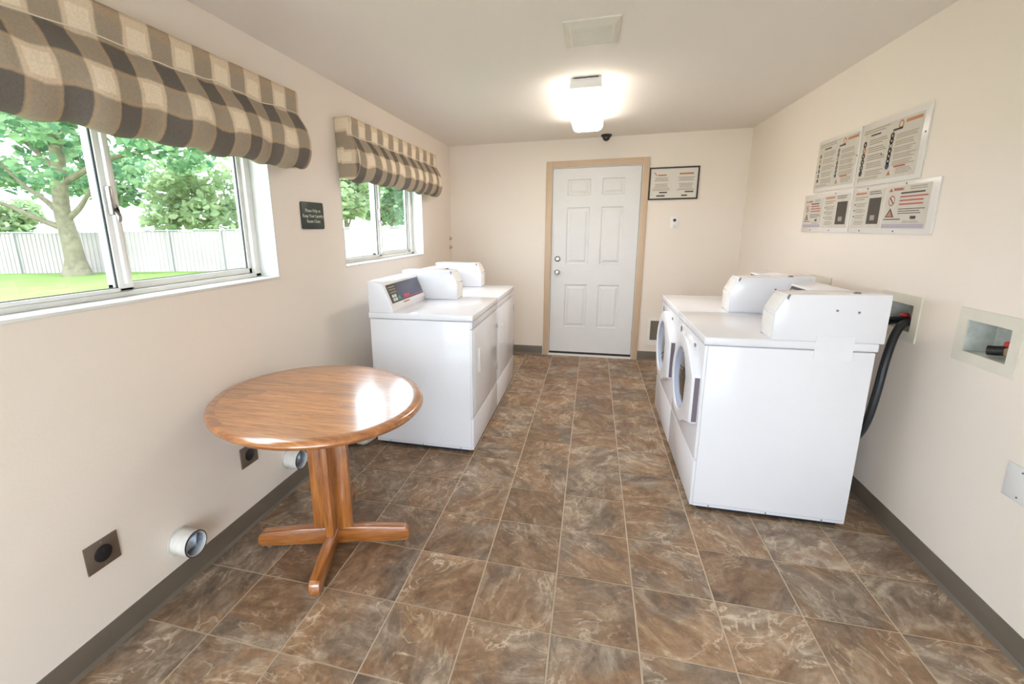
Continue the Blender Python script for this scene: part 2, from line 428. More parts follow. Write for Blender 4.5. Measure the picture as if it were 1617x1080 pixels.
# ------------------------------------------------------------------ room shell
T = 0.305
fl = box('floor', 'grout', None, XL - WT, XR + WT, YF - WT, YB + WT, -0.12, -0.0025); tag(fl, kind='structure')
cols = [XL] + [i * T for i in range(-4, 5)] + [XR]
j0 = math.ceil(YF / T); j1 = math.floor(YB / T)
rows = [YF] + [j * T for j in range(j0, j1 + 1)] + [YB]
tile_cache = {}
for i in range(len(cols) - 1):
    for j in range(len(rows) - 1):
        w, d = cols[i + 1] - cols[i] - 0.0062, rows[j + 1] - rows[j] - 0.0062
        if w < 0.01 or d < 0.01: continue
        key = (round(w, 4), round(d, 4))
        if key not in tile_cache:
            b = bmesh.new()
            for z, ins in ((-0.0025, 0.0), (-0.0008, 0.0), (0.0, 0.0012)):
                for sx, sy in ((-1, -1), (1, -1), (1, 1), (-1, 1)): b.verts.new((sx * (w / 2 - ins), sy * (d / 2 - ins), z))
            b.verts.ensure_lookup_table(); V = b.verts
            for r in (0, 4):
                for q in range(4): b.faces.new((V[r + q], V[r + (q + 1) % 4], V[r + 4 + (q + 1) % 4], V[r + 4 + q]))
            b.faces.new(V[8:12]); bmesh.ops.recalc_face_normals(b, faces=b.faces[:])
            me = bpy.data.meshes.new('tile'); b.to_mesh(me); b.free(); me.materials.append(M['tile']); tile_cache[key] = me
        o = bpy.data.objects.new('tile', tile_cache[key]); COL.objects.link(o); o.parent = fl
        o.location = ((cols[i] + cols[i + 1]) / 2, (rows[j] + rows[j + 1]) / 2, 0)

ce = box('ceiling', 'ceiling', None, XL - WT, XR + WT, YF - WT, YB + WT, H, H + 0.15); tag(ce, kind='structure')
WIN = [(-1.80, -0.235, 1.197, 2.0), (0.440, 1.93, 1.197, 2.0)]
BOX = [(-0.351, -0.146), (0.165, 0.370), (0.985, 1.190)]; BZ = (0.945, 1.072)
tag(wall_with_holes(XL, XL - WT, YF - WT, YB + WT, -0.1, H + 0.01, WIN).build('wall_left', 'wall', smooth=None), kind='structure')
tag(wall_with_holes(XR, XR + WT, YF - WT, YB + WT, -0.1, H + 0.01, [(a, b, *BZ) for a, b in BOX]).build('wall_right', 'wall', smooth=None), kind='structure')
DX0, DX1, DZ1 = -0.375, 0.568, 2.075                       # rough door opening
tag(wall_with_holes(YB, YB + WT, XL, XR, -0.1, H + 0.01, [(DX0, DX1, -0.05, DZ1)], axis='y').build('wall_back', 'wall', smooth=None), kind='structure')
tag(wall_with_holes(YF, YF - WT, XL, XR, -0.1, H + 0.01, [(-1.38, 0.92, 0.02, 2.15)], axis='y').build('wall_front', 'wall', smooth=None), kind='structure')

def cove(name, axis, pos, a0, a1, sgn):
    """rubber cove base with a small toe"""
    prof = [(0, 0), (0.014, 0), (0.011, 0.006), (0.0045, 0.014), (0.0045, 0.094), (0.003, 0.098), (0, 0.098)]
    if axis == 'x': m = MB().prism([(pos + sgn * u, z) for u, z in prof], a0, a1, 'y')
    else: m = MB().prism([(pos + sgn * u, z) for u, z in prof], a0, a1, 'x')
    return tag(m.build(name, 'base'), kind='structure')
cove('baseboard_left', 'x', XL, YF, YB, 1); cove('baseboard_right', 'x', XR, YF, YB, -1)
bb = cove('baseboard_back', 'y', YB, XL + 0.014, -0.43, -1)
b2 = cove('cove_length', 'y', YB, 0.60, XR - 0.014, -1); b2.parent = bb; del b2['kind']

# ------------------------------------------------------------------ windows in the left wall
def window(name, y0, y1, z0, z1, ym):
    """horizontal slider set in a deep drywall reveal"""
    root = bpy.data.objects.new(name, None); COL.objects.link(root); tag(root, kind='structure')
    xo, xi = XL - 0.165, XL - 0.105
    e = 0.001
    # reveal liners (painted), slightly proud
    box('sill', 'reveal', root, XL - 0.135, XL + 0.006, y0 + e, y1 - e, z0 - 0.001, z0 + 0.012, 0.003)
    box('reveal_lining', 'reveal', root, XL - 0.135, XL + 0.0015, y1 - 0.010, y1 - e, z0 + 0.012, z1 - e)
    box('reveal_lining', 'reveal', root, XL - 0.135, XL + 0.0015, y0 + e, y0 + 0.010, z0 + 0.012, z1 - e)
    box('reveal_lining', 'reveal', root, XL - 0.135, XL + 0.0015, y0 + 0.010, y1 - 0.010, z1 - 0.010, z1 - e)
    fy0, fy1, fz0, fz1 = y0 + 0.010, y1 - 0.010, z0 + 0.012, z1 - 0.012
    fr = MB()
    fr.box(xo, xi, fy0, fy1, fz0, fz0 + 0.020, 0.003).box(xo, xi, fy0, fy1, fz1 - 0.04, fz1, 0.004)
    fr.box(xo, xi, fy0, fy0 + 0.04, fz0, fz1, 0.004).box(xo, xi, fy1 - 0.04, fy1, fz0, fz1, 0.004)
    fr.build('frame', 'vinyl', root)
    box('track', 'dirty_track', root, xi - 0.022, xi - 0.004, fy0 + 0.04, ym + 0.03, fz0 + 0.020, fz0 + 0.026)
    gx = xo + 0.022
    # fixed far sash
    def sash(label, ya, yb, x, wst, inner):
        s = MB(); za, zb = fz0 + 0.021, fz1 - 0.042; br = 0.014 if inner else 0.028
        s.box(x - 0.016, x + 0.016, ya, ya + wst[0], za, zb, 0.003).box(x - 0.016, x + 0.016, yb - wst[1], yb, za, zb, 0.003)
        s.box(x - 0.016, x + 0.016, ya, yb, za, za + br, 0.003).box(x - 0.016, x + 0.016, ya, yb, zb - 0.028, zb, 0.003)
        so = s.build('sash', 'vinyl', root)
        ga, gb, g0, g1 = ya + wst[0], yb - wst[1], za + br, zb - 0.028
        box('pane', 'glass', so, x - 0.002, x + 0.002, ga, gb, g0, g1)
        g = MB(); q = 0.006
        g.box(x + 0.003, x + 0.009, ga, ga + q, g0, g1).box(x + 0.003, x + 0.009, gb - q, gb, g0, g1)
        g.box(x + 0.003, x + 0.009, ga, gb, g0, g0 + q * 0.5)
        g.build('gasket', 'gasket', so)
        return so
    sash('fixed', ym - 0.005, fy1 - 0.04, gx, (0.045, 0.022), False)
    s2 = sash('slider', fy0 + 0.04, ym + 0.045, gx + 0.030, (0.03, 0.055), True)
    x = gx + 0.030
    MB().box(x + 0.016, x + 0.034, ym + 0.008, ym + 0.026, z0 + 0.06, z1 - 0.06, 0.003).build('pull_rail', 'plastic', s2)
    zl = z0 + 0.36
    lk = MB().box(x + 0.016, x + 0.040, ym - 0.004, ym + 0.010, zl - 0.05, zl + 0.05, 0.004)
    lk.prism([(x + 0.03, zl - 0.02), (x + 0.055, zl - 0.055), (x + 0.050, zl - 0.075), (x + 0.022, zl + 0.01)], ym + 0.004, ym + 0.018, 'y', 0.002)
    lk.build('latch', 'steel', s2)
    return root
window('window_1', *WIN[0], -1.005)
window('window_2', *WIN[1], 1.165)

# unseen glazed door added behind the camera, sized to throw daylight on the machines
gd = bpy.data.objects.new('added_door_2', None); COL.objects.link(gd); tag(gd, kind='structure')
fr = MB(); yy0, yy1 = YF - 0.13, YF - 0.05
fr.box(-1.38, -1.33, yy0, yy1, 0.02, 2.15, 0.004).box(0.87, 0.92, yy0, yy1, 0.02, 2.15, 0.004).box(-1.33, 0.87, yy0, yy1, 2.10, 2.15, 0.004).box(-1.33, 0.87, yy0, yy1, 0.02, 0.07, 0.004)
fr.box(-0.26, -0.20, yy0, yy1, 0.07, 2.10, 0.004).build('frame', 'vinyl', gd)
for a, b in ((-1.33, -0.26), (-0.20, 0.87)): box('pane', 'glass', gd, a, b, YF - 0.092, YF - 0.088, 0.07, 2.10)

# ------------------------------------------------------------------ entrance door
def entry_door():
    root = bpy.data.objects.new('door_1', None); COL.objects.link(root); tag(root, kind='structure')
    x0, x1, z0, z1 = -0.352, 0.545, 0.034, 2.048; yf = YB + 0.016; yb = yf + 0.042
    cx = [(x0, -0.195), (-0.195, 0.045), (0.045, 0.163), (0.163, 0.388), (0.388, x1)]
    rows_ = [(0.335, 0.818), (1.043, 1.648), (1.770, 1.936)]
    # slab with six sunk panel wells
    b = MB(); wells = [(c0, c1, r0, r1) for (c0, c1) in (cx[1], cx[3]) for (r0, r1) in rows_]
    sl = wall_with_holes(yf, yf + 0.012, x0, x1, z0, z1, wells, axis='y')
    sl.box(x0, x1, yf + 0.012, yb, z0, z1)
    sl.build('slab', 'door', root, smooth=None)
    for c0, c1, r0, r1 in wells:
        m = MB(); q = bmesh.new()
        def loop(i, y): return [q.verts.new(p) for p in ((c0 + i, y, r0 + i), (c1 - i, y, r0 + i), (c1 - i, y, r1 - i), (c0 + i, y, r1 - i))]
        L = [loop(0.0, yf + 0.0005), loop(0.010, yf + 0.010), loop(0.022, yf + 0.010), loop(0.045, yf + 0.002)]
        for p, r in zip(L, L[1:]):
            for i in range(4): q.faces.new((p[i], p[(i + 1) % 4], r[(i + 1) % 4], r[i]))
        q.faces.new(L[-1]); bmesh.ops.recalc_face_normals(q, faces=q.faces[:])
        m.join(q); m.build('raised_panel', 'door', root, smooth=None)
    MB().lathe([(0.0, -0.016), (0.018, -0.015), (0.024, -0.010), (0.031, -0.004), (0.032, 0)], (-0.283, yf, 1.10), 'y').build('deadbolt', 'steel', root)
    MB().lathe([(0.0, -0.062), (0.018, -0.060), (0.026, -0.050), (0.028, -0.038), (0.022, -0.026), (0.012, -0.020), (0.012, -0.008), (0.030, -0.005), (0.032, 0)], (-0.283, yf, 0.955), 'y').build('knob', 'steel', root)
    box('door_sweep', 'black', root, x0, x1, yf - 0.002, yf + 0.03, 0.020, 0.044)
    box('threshold', 'jamb', root, DX0 + 0.012, DX1 - 0.012, YB - 0.015, YB + 0.12, -0.001, 0.019, 0.004)
    for z in (0.28, 1.05, 1.84):
        MB().cyl((x1 + 0.004, YB + 0.010), 0.006, z - 0.05, z + 0.05, 'z', 10).build('hinge', 'screw', root)
    t = bpy.data.objects.new('trim_1', None); COL.objects.link(t); tag(t, kind='structure')
    c = 0.062
    for (a, b_) in ((DX0 - c + 0.016, DX0 + 0.016), (DX1 - 0.016, DX1 + c - 0.016)):
        box('casing_board', 'casing', t, a, b_, YB - 0.017, YB, 0.0, DZ1 + c - 0.016, 0.003)
    box('casing_board', 'casing', t, DX0 + 0.016, DX1 - 0.016, YB - 0.017, YB, DZ1 - 0.016, DZ1 + c - 0.016, 0.003)
    j = MB().box(DX0 + 0.001, DX0 + 0.020, YB - 0.001, YB + 0.14, 0.0, DZ1 - 0.001).box(DX1 - 0.020, DX1 - 0.001, YB - 0.001, YB + 0.14, 0.0, DZ1 - 0.001).box(DX0 + 0.02, DX1 - 0.02, YB - 0.001, YB + 0.14, DZ1 - 0.024, DZ1 - 0.001)
    j.build('jamb', 'jamb', t)
    s = MB().box(DX0 + 0.020, DX0 + 0.0235, YB + 0.012, YB + 0.03, 0.02, DZ1 - 0.024).box(DX1 - 0.0235, DX1 - 0.020, YB + 0.012, YB + 0.03, 0.02, DZ1 - 0.024)
    s.build('weatherstrip', 'gasket', t)
    box('exterior_backing', 'door', root, DX0 + 0.02, DX1 - 0.02, YB + 0.075, YB + 0.10, 0.0, DZ1 - 0.02)
entry_door()

# ------------------------------------------------------------------ ceiling fittings
def ceiling_light(label, y0, y1, xc=0.006):
    t = thing('ceiling_light', label, 'ceiling light', (xc, (y0 + y1) / 2, H))
    L = (y1 - y0) / 2
    MB().prism([(-0.095, 0), (0.095, 0), (0.100, -0.062), (-0.100, -0.062)], -L - 0.014, L + 0.014, 'y', 0.003).build('housing', 'plastic', t)
    prof = [(-0.122, -0.050), (-0.122, -0.072), (-0.108, -0.094), (-0.080, -0.104), (0.080, -0.104), (0.108, -0.094), (0.122, -0.072), (0.122, -0.050), (0.104, -0.050), (0.104, -0.064), (-0.104, -0.064), (-0.104, -0.050)]
    MB().prism(prof, -L, L, 'y').build('diffuser', 'lamp', t)
    box('end_gap', 'dark', t, -0.075, 0.075, -L - 0.0155, -L - 0.014, -0.006, -0.001)
    return t
ceiling_light('lit white wraparound ceiling light between the vent and the door', 0.84, 1.96)

def ceiling_vent():
    x0, x1, y0, y1 = -0.083, 0.170, 0.005, 0.305
    t = thing('ceiling_vent', 'off-white louvred vent grille set in the ceiling', 'vent', ((x0 + x1) / 2, (y0 + y1) / 2, H), 0.0)
    w, d = (x1 - x0) / 2, (y1 - y0) / 2; iw, id_ = w - 0.035, d - 0.045
    q = bmesh.new()
    def loop(a, b_, z): return [q.verts.new(p) for p in ((-a, -b_, z), (a, -b_, z), (a, b_, z), (-a, b_, z))]
    L = [loop(w, d, 0), loop(w, d, -0.006), loop(iw + 0.008, id_ + 0.008, -0.020), loop(iw, id_, -0.020), loop(iw, id_, -0.002)]
    for p, r in zip(L, L[1:]):
        for i in range(4): q.faces.new((p[i], p[(i + 1) % 4], r[(i + 1) % 4], r[i]))
    bmesh.ops.recalc_face_normals(q, faces=q.faces[:])
    MB().join(q).build('frame', 'ivory', t, smooth=None)
    box('backing', 'gasket', t, -iw, iw, -id_, id_, -0.003, -0.001)
    n = 9; me = None
    for i in range(n):
        yy = -id_ + (i + 0.5) * 2 * id_ / n
        if me is None:
            m = MB().prism([(0.0045, -0.0196), (0.0010, -0.0196), (-0.0045, -0.0146), (-0.0010, -0.0146)], -iw, iw, 'x'); me = m.mesh('louvre'); me.materials.append(M['ivory'])
        o = bpy.data.objects.new('louvre', me); COL.objects.link(o); o.parent = t; o.location = (0, yy, 0)
ceiling_vent()

t = thing('dome_camera', 'small black dome security camera on the ceiling above the door', 'camera', (0.176, 2.735, H))
MB().lathe([(0.0, 0), (0.052, 0), (0.052, -0.014), (0.046, -0.022), (0.036, -0.022)], axis='z').build('mount', 'black', t)
MB().lathe([(0.037, -0.020)] + [(0.037 * math.cos(a), -0.024 - 0.037 * math.sin(a)) for a in [i * PI / 16 for i in range(0, 9)]], axis='z').build('dome', 'dome', t)

# ------------------------------------------------------------------ appliances
# local frame: back at x=0, front at x=D (facing +x), width along y, payment case at the far (+y) end
D = 0.69
def machine(name, label, cat, W, loc, rz, kind, group):
    t = thing(name, label, cat, loc, rz, group)
    # cabinet
    body = MB().box(0.004, D - 0.016, 0.003, W - 0.003, 0.028, 0.880, 0.004).build('cabinet', 'white', t)
    for y in (0.0024, W - 0.0024):
        s = MB().box(0.006, D - 0.002, min(y, y - 0.0012 if y < 0.1 else y + 0.0012), max(y, y - 0.0012 if y < 0.1 else y + 0.0012), 0.044, 0.0465)
        s.build('base_seam', 'white_seam', body)
        for x in (0.10, 0.34, 0.60):
            yy = y - 0.0015 if y < 0.1 else y + 0.0015
            MB().cyl((x, 0.037), 0.004, min(y, yy), max(y, yy), 'y', 10).build('screw', 'screw', body)
    MB().box(0.03, D - 0.04, 0.02, W - 0.02, 0.010, 0.030).build('underside', 'dark', t)
    for x in (0.06, D - 0.07):
        for y in (0.06, W - 0.06): MB().cyl((x, y), 0.02, 0.0, 0.03, 'z', 14).build('foot', 'black', t)
    MB().box(-0.004, D + 0.004, 0.0, W, 0.884, 0.922, 0.007, 3).build('worktop', 'white', t)
    cw = 0.155                                                        # payment case width
    y1 = W - cw
    # low slanted control console
    con = MB().prism([(0.0, 0.922), (0.0, 1.118), (0.020, 1.125), (0.100, 1.105), (0.165, 0.945), (0.165, 0.922)], 0.006, y1 - 0.004, 'y', 0.004).build('console', 'white', t)
    a = Vector((0.100, 1.105)); b_ = Vector((0.165, 0.945)); d = (b_ - a).normalized(); nn = Vector((-d.y, d.x))
    if nn.x < 0: nn = -nn
    def slant(s0, s1, ya, yb, off, mat, nm, par):
        p = [a + d * s0 + nn * 0.0004, a + d * s1 + nn * 0.0004, a + d * s1 + nn * off, a + d * s0 + nn * off]
        return MB().prism([(q.x, q.y) for q in p], ya, yb, 'y').build(nm, mat, par)
    bz = slant(0.004, 0.166, 0.020, y1 - 0.02, 0.004, 'plastic', 'bezel', con)
    sc = slant(0.014, 0.140, 0.032, y1 - 0.032, 0.0055, 'panel_screen', 'display', con)
    slant(0.016, 0.138, 0.034, 0.165, 0.0062, 'panel_dark', 'keypad_area', con)
    for i in range(2):
        for j in range(2):
            slant(0.086 + 0.024 * j, 0.104 + 0.024 * j, 0.062 + 0.036 * i, 0.088 + 0.036 * i, 0.008, 'btn_white', 'button', con)
    slant(0.104, 0.128, 0.140, 0.176, 0.008, 'btn_green', 'start_button', con)
    slant(0.104, 0.122, 0.235, 0.335, 0.0064, 'btn_red', 'red_label', con)
    slant(0.126, 0.130, 0.215, y1 - 0.06, 0.0064, 'btn_red', 'red_line', con)
    slant(0.150, 0.158, 0.20, 0.30, 0.0046, 'ink_red', 'brand_mark', con)
    for i in range(3):
        slant(0.030 + 0.018 * i, 0.036 + 0.018 * i, 0.05, 0.15, 0.0066, 'ink', 'printed_line', con)
    # payment case
    prof = [(-0.020, 0.922), (-0.020, 1.138), (0.372, 1.134), (0.415, 1.048), (0.415, 0.922)]
    case = MB().prism(prof, y1, W - 0.001, 'y', 0.004).build('payment_case', 'white', t)
    sidey = W - 0.001 if rz != 0 else y1
    sg = 1 if rz != 0 else -1
    m = MB().prism([(0.362, 1.133), (0.371, 1.1335), (0.377, 1.118), (0.370, 1.108)], min(sidey, sidey + sg * 0.0015), max(sidey, sidey + sg * 0.0015), 'y')
    m.build('latch_slot', 'screw', case)
    MB().prism([(0.3755, 1.119), (0.4085, 1.0525), (0.4165, 1.0545), (0.3835, 1.1215)], y1 + 0.012, W - 0.016, 'y', 0.0015).build('card_plate', 'plastic', case)
    box('front_plate', 'plastic', case, 0.414, 0.418, y1 + 0.012, W - 0.016, 0.932, 1.040, 0.001)
    # cabinet front
    xf = D - 0.016
    if kind == 'dryer':
        box('front_band', 'white', t, xf, D - 0.002, 0.004, W - 0.004, 0.836, 0.880, 0.003)
        dr = MB().box(xf + 0.001, D, 0.024, W - 0.020, 0.252, 0.830, 0.005).build('door', 'white', t)
        box('door_inset', 'white', dr, D - 0.001, D + 0.002, 0.05, W - 0.05, 0.28, 0.80, 0.0015)
        h = MB().box(D + 0.001, D + 0.016, 0.125, 0.150, 0.525, 0.680, 0.004).box(D + 0.001, D + 0.006, 0.150, 0.185, 0.525, 0.680, 0.002)
        h.build('handle', 'plastic', dr)
        for z in (0.38, 0.72): box('hinge', 'steel', dr, D - 0.004, D + 0.006, W - 0.022, W - 0.012, z - 0.03, z + 0.03, 0.002)
        box('front_stile', 'white', t, xf, D - 0.004, 0.004, 0.022, 0.252, 0.832, 0.002)
        box('front_stile', 'white', t, xf, D - 0.004, W - 0.018, W - 0.004, 0.252, 0.832, 0.002)
        box('kick_panel', 'white', t, xf, D - 0.001, 0.004, W - 0.004, 0.030, 0.245, 0.004)
    else:
        box('front_panel', 'white', t, xf, D - 0.001, 0.004, W - 0.004, 0.285, 0.880, 0.004)
        box('kick_panel', 'white', t, xf, D - 0.001, 0.004, W - 0.004, 0.030, 0.278, 0.004)
        yc, zc, R = W - 0.325, 0.615, 0.245
        # bezel outline: a disc with a square-cut handle side towards +y
        out = []
        for k_ in range(29):
            an = math.radians(52 + k_ * (256 / 28.0)); out.append((yc + R * math.cos(an), zc + R * math.sin(an)))
        out += [(W - 0.035, zc - 0.150), (W - 0.028, zc - 0.140), (W - 0.028, zc + 0.095), (W - 0.035, zc + 0.105)]
        q = bmesh.new(); ri = 0.175; N = len(out)
        cyv = sum(p[0] for p in out) / N
        def ring(pts, x): return [q.verts.new((x, p[0], p[1])) for p in pts]
        def shrink(s): return [(yc + (p[0] - yc) * s, zc + (p[1] - zc) * s) for p in out]
        inner = []
        for p in out:
            an = math.atan2(p[1] - zc, p[0] - yc); inner.append((an))
        L = [ring(out, D - 0.002), ring(out, D + 0.026), ring(shrink(0.975), D + 0.036)]
        L.append(ring([(yc + (ri + 0.022) * math.cos(a_), zc + (ri + 0.022) * math.sin(a_)) for a_ in inner], D + 0.046))
        L.append(ring([(yc + ri * math.cos(a_), zc + ri * math.sin(a_)) for a_ in inner], D + 0.040))
        L.append(ring([(yc + (ri - 0.01) * math.cos(a_), zc + (ri - 0.01) * math.sin(a_)) for a_ in inner], D + 0.012))
        for p, r in zip(L, L[1:]):
            for i in range(N): q.faces.new((p[i], p[(i + 1) % N], r[(i + 1) % N], r[i]))
        bmesh.ops.recalc_face_normals(q, faces=q.faces[:])
        dr = MB().join(q).build('door', 'white', t)
        box('handle', 'strip', dr, D + 0.001, D + 0.024, W - 0.0278, W - 0.0262, zc - 0.138, zc + 0.093)
        MB().lathe([(ri - 0.002, 0.036), (ri - 0.012, 0.030), (ri - 0.026, 0.018), (ri - 0.030, 0.016)], (D, yc, zc), 'x', 40).build('door_ring', 'ring', dr)
        MB().lathe([(ri - 0.028, 0.017), (ri - 0.05, 0.024), (ri - 0.09, 0.031), (0.0, 0.036)], (D, yc, zc), 'x', 40).build('door_glass', 'bowl', dr)
        MB().prism([(W - 0.60 + 0.02 * math.cos(k_ * PI / 6) * 0.6, 0.835 + 0.016 * math.sin(k_ * PI / 6)) for k_ in range(12)], D - 0.002, D + 0.002, 'x').build('badge', 'screw', t)
        box('release_button', 'screw', t, D - 0.002, D + 0.004, W - 0.215, W - 0.185, 0.826, 0.842, 0.001)
        # the white retainer plate bridging case and cabinet on the exposed side
        pl = MB().box(0.092, 0.240, W - 0.005, W + 0.0004, 0.840, 0.950)
        po = pl.build('side_plate', 'white', t)
        for x, z in ((0.176, 1.066), (0.094, 1.060)): MB().cyl((x, z), 0.005, W - 0.0012, W + 0.002, 'y', 12).build('screw', 'screw', po)
        MB().lathe([(0.0, 0.008), (0.012, 0.006), (0.016, 0)], (0.09, W - 0.05, 1.137), 'z', 14).build('top_button', 'screw', t)
    return t
machine('clothes_dryer', 'white clothes dryer nearest the round table, its dark display facing the aisle', 'dryer', 0.768, (-1.292, 0.318, 0), 0, 'dryer', 'white dryers along the window wall')
machine('clothes_dryer', 'white clothes dryer farther from the round table, nearer the entrance door', 'dryer', 0.768, (-1.292, 1.094, 0), 0, 'dryer', 'white dryers along the window wall')
machine('washing_machine', 'white front-load washer nearest the viewer, its blank side panel facing us', 'washing machine', 0.712, (1.318, 0.712, 0), PI, 'washer', 'white front-load washers along the right wall')
machine('washing_machine', 'white front-load washer farther back, beside the entrance door wall', 'washing machine', 0.712, (1.318, 1.432, 0), PI, 'washer', 'white front-load washers along the right wall')

# ------------------------------------------------------------------ round oak table
def table():
    cx, cy, zt = -1.030, -0.687, 0.750
    th = math.radians(149.6)
    t = thing('round_table', 'round oak pedestal table with a bullnose rim, beside the window wall', 'table', (cx, cy, 0))
    A, B_ = 0.486, 0.428; n = 96
    def ring(b, s, z): 
        out = []
        for i in range(n):
            a = 2 * PI * i / n; u, w = (A - s) * math.cos(a), (B_ - s) * math.sin(a)
            out.append(b.verts.new((u * math.cos(th) - w * math.sin(th), u * math.sin(th) + w * math.cos(th), z)))
        return out
    def skin(loops, mat, nm, cap0=False, cap1=False):
        b = bmesh.new(); L = [ring(b, s, z) for s, z in loops]
        for p, r in zip(L, L[1:]):
            for i in range(n): b.faces.new((p[i], p[(i + 1) % n], r[(i + 1) % n], r[i]))
        if cap0: b.faces.new(L[0])
        if cap1: b.faces.new(L[-1])
        bmesh.ops.recalc_face_normals(b, faces=b.faces[:])
        return MB().join(b).build(nm, mat, t, smooth=40)
    skin([(0.040, zt - 0.012), (0.040, zt - 0.0004)], 'oak_top', 'tabletop', True, True)
    prof = [(0.05, zt - 0.034), (0.020, zt - 0.034), (0.009, zt - 0.031), (0.003, zt - 0.025), (0.0, zt - 0.017), (0.003, zt - 0.009), (0.010, zt - 0.003), (0.020, zt - 0.0006), (0.0395, zt)]
    skin(prof, 'oak_rim', 'rim')
    skin([(0.052, zt - 0.030), (0.052, zt - 0.013)], 'oak_x', 'underside', True, True)
    fa = math.atan2(-0.545 + 0.754, -0.711 + 1.381)                       # foot axis
    for k in range(4):
        ang = fa + k * PI / 2
        # upright board
        b = MB().box(0.006, 0.088, -0.019, 0.019, 0.095, zt - 0.030, 0.006)
        o = b.build('upright', 'oak_v', t); o.rotation_euler = (0, 0, ang); o.location = (0.008, 0.022, 0)
        # foot
        prof = [(0.022, 0.018), (0.332, 0.018), (0.345, 0.026), (0.349, 0.050), (0.343, 0.074), (0.328, 0.086), (0.15, 0.098), (0.022, 0.098)]
        f = MB().prism(prof, -0.022, 0.022, 'y', 0.005); o = f.build('foot', 'oak_x', t); o.rotation_euler = (0, 0, ang); o.location = (0.008, 0.022, 0)
        g = MB().cyl((0.310, 0.0), 0.012, 0.0, 0.020, 'z', 12); o2 = g.build('glide', 'steel', o)
    for nm, o in (('core', box('core_block', 'oak_v', t, -0.024, 0.024, -0.024, 0.024, 0.020, zt - 0.030)), ('cleat', box('top_cleat', 'oak_x', t, -0.28, 0.28, -0.03, 0.03, zt - 0.062, zt - 0.030, 0.004))):
        o.rotation_euler = (0, 0, fa); o.location = (0.008, 0.022, 0)
table()

# ------------------------------------------------------------------ valances
def valance(label, y0, y1, seed, off_u):
    t = thing('window_valance', label, 'valance', (XL, (y0 + y1) / 2, 2.12), group='checked window valances')
    L = (y1 - y0); nu = int(L / 0.014); rs = random.Random(seed)
    ph = [rs.uniform(0, 6.28) for _ in range(6)]
    keys = [(0.102, 0.010), (0.105, -0.03), (0.103, -0.092), (0.112, -0.118), (0.140, -0.165), (0.158, -0.22), (0.160, -0.275), (0.150, -0.318), (0.128, -0.352), (0.098, -0.366), (0.070, -0.352), (0.058, -0.31)]
    pr = [(p.x, p.y) for p in spline([(a, b_, 0) for a, b_ in keys], 3)]
    arc = [0.0]
    for p, q in zip(pr, pr[1:]): arc.append(arc[-1] + math.hypot(q[0] - p[0], q[1] - p[1]))
    V, F, UV = [], [], []
    for i in range(nu + 1):
        y = -L / 2 + L * i / nu
        e = min(1.0, min(y + L / 2, L / 2 - y) / 0.10)
        for (d, z), s in zip(pr, arc):
            k = max(0.0, min(1.0, (s - 0.10) / 0.22))                       # ripples grow towards the hem
            w = (math.sin(y * 21 + ph[0]) * 0.5 + math.sin(y * 34 + ph[1]) * 0.3 + math.sin(y * 11.3 + ph[2]) * 0.5)
            w2 = (math.sin(y * 17 + ph[3]) * 0.5 + math.sin(y * 29 + ph[4]) * 0.5)
            dd = d + k * 0.011 * w
            zz = z + k * 0.009 * w2 + 0.003 * math.sin(y * 40 + ph[5]) * min(1, s / 0.1)
            sw = 0.02 * k * math.sin(y * 9 + ph[1])
            V.append((dd, y + sw * e, zz)); UV.append((y, s))
    m = len(pr)
    for i in range(nu):
        for j in range(m - 1): F.append((i * m + j, (i + 1) * m + j, (i + 1) * m + j + 1, i * m + j + 1))
    # flat top board cover and side returns
    def extra(quad, uv):
        base = len(V); V.extend(quad); UV.extend(uv); F.append(tuple(range(base, base + len(quad))))
    extra([(0.0, -L / 2, 0.010), (0.102, -L / 2, 0.010), (0.102, L / 2, 0.010), (0.0, L / 2, 0.010)], [(-L / 2, 0), (-L / 2, -.02), (L / 2, -.02), (L / 2, 0)])
    me = bpy.data.meshes.new('cloth'); me.from_pydata(V, [], F); uvl = me.uv_layers.new(name='UVMap')
    off_v = -0.069
    for lp in me.loops: uvl.data[lp.index].uv = (UV[lp.vertex_index][0] + (y0 + y1) / 2 + off_u, min(0.37, max(0.028, UV[lp.vertex_index][1])) + off_v)
    me.polygons.foreach_set('use_smooth', [True] * len(me.polygons)); me.materials.append(M['check'])
    cl = link('cloth', me, None, t)
    md = cl.modifiers.new('thick', 'SOLIDIFY'); md.thickness = 0.003; md.offset = -1
    for ye in (-L / 2 + 0.002, L / 2 - 0.002):
        pts = [(0.002, 0.008)] + [(max(0.012, d - 0.001), z) for d, z in pr[:-6]] + [(0.012, pr[-10][1])]
        b = bmesh.new(); vs = [b.verts.new((d, ye, z)) for d, z in pts]; b.faces.new(vs)
        rm = bpy.data.meshes.new('return'); b.to_mesh(rm); b.free(); ul = rm.uv_layers.new(name='UVMap')
        for lp in rm.loops:
            c = rm.vertices[lp.vertex_index].co
            ul.data[lp.index].uv = (0.181 * 5 - 0.02 + c.x * 0.5, max(0.028, -c.z * 1.12) + off_v)
        rm.materials.append(M['check']); ro = link('side_return', rm, None, t)
        md = ro.modifiers.new('thick', 'SOLIDIFY'); md.thickness = 0.003
    box('mounting_board', 'cord', t, 0.001, 0.098, -L / 2 + 0.006, L / 2 - 0.006, -0.012, 0.006)
    pts = []
    k = int(L / 0.05)
    for i in range(k + 1):
        y = -L / 2 + L * i / k
        pts.append((0.109 + 0.002 * rs.random(), y, -0.098 + 0.006 * math.sin(y * 13 + ph[0]) + rs.uniform(-0.003, 0.003)))
    MB().tube(spline(pts, 3), 0.0022, 6).build('cord', 'cord', t)
    return t
valance('long grey and cream checked valance over the larger near window', -2.15, -0.095, 3, 0.0605)
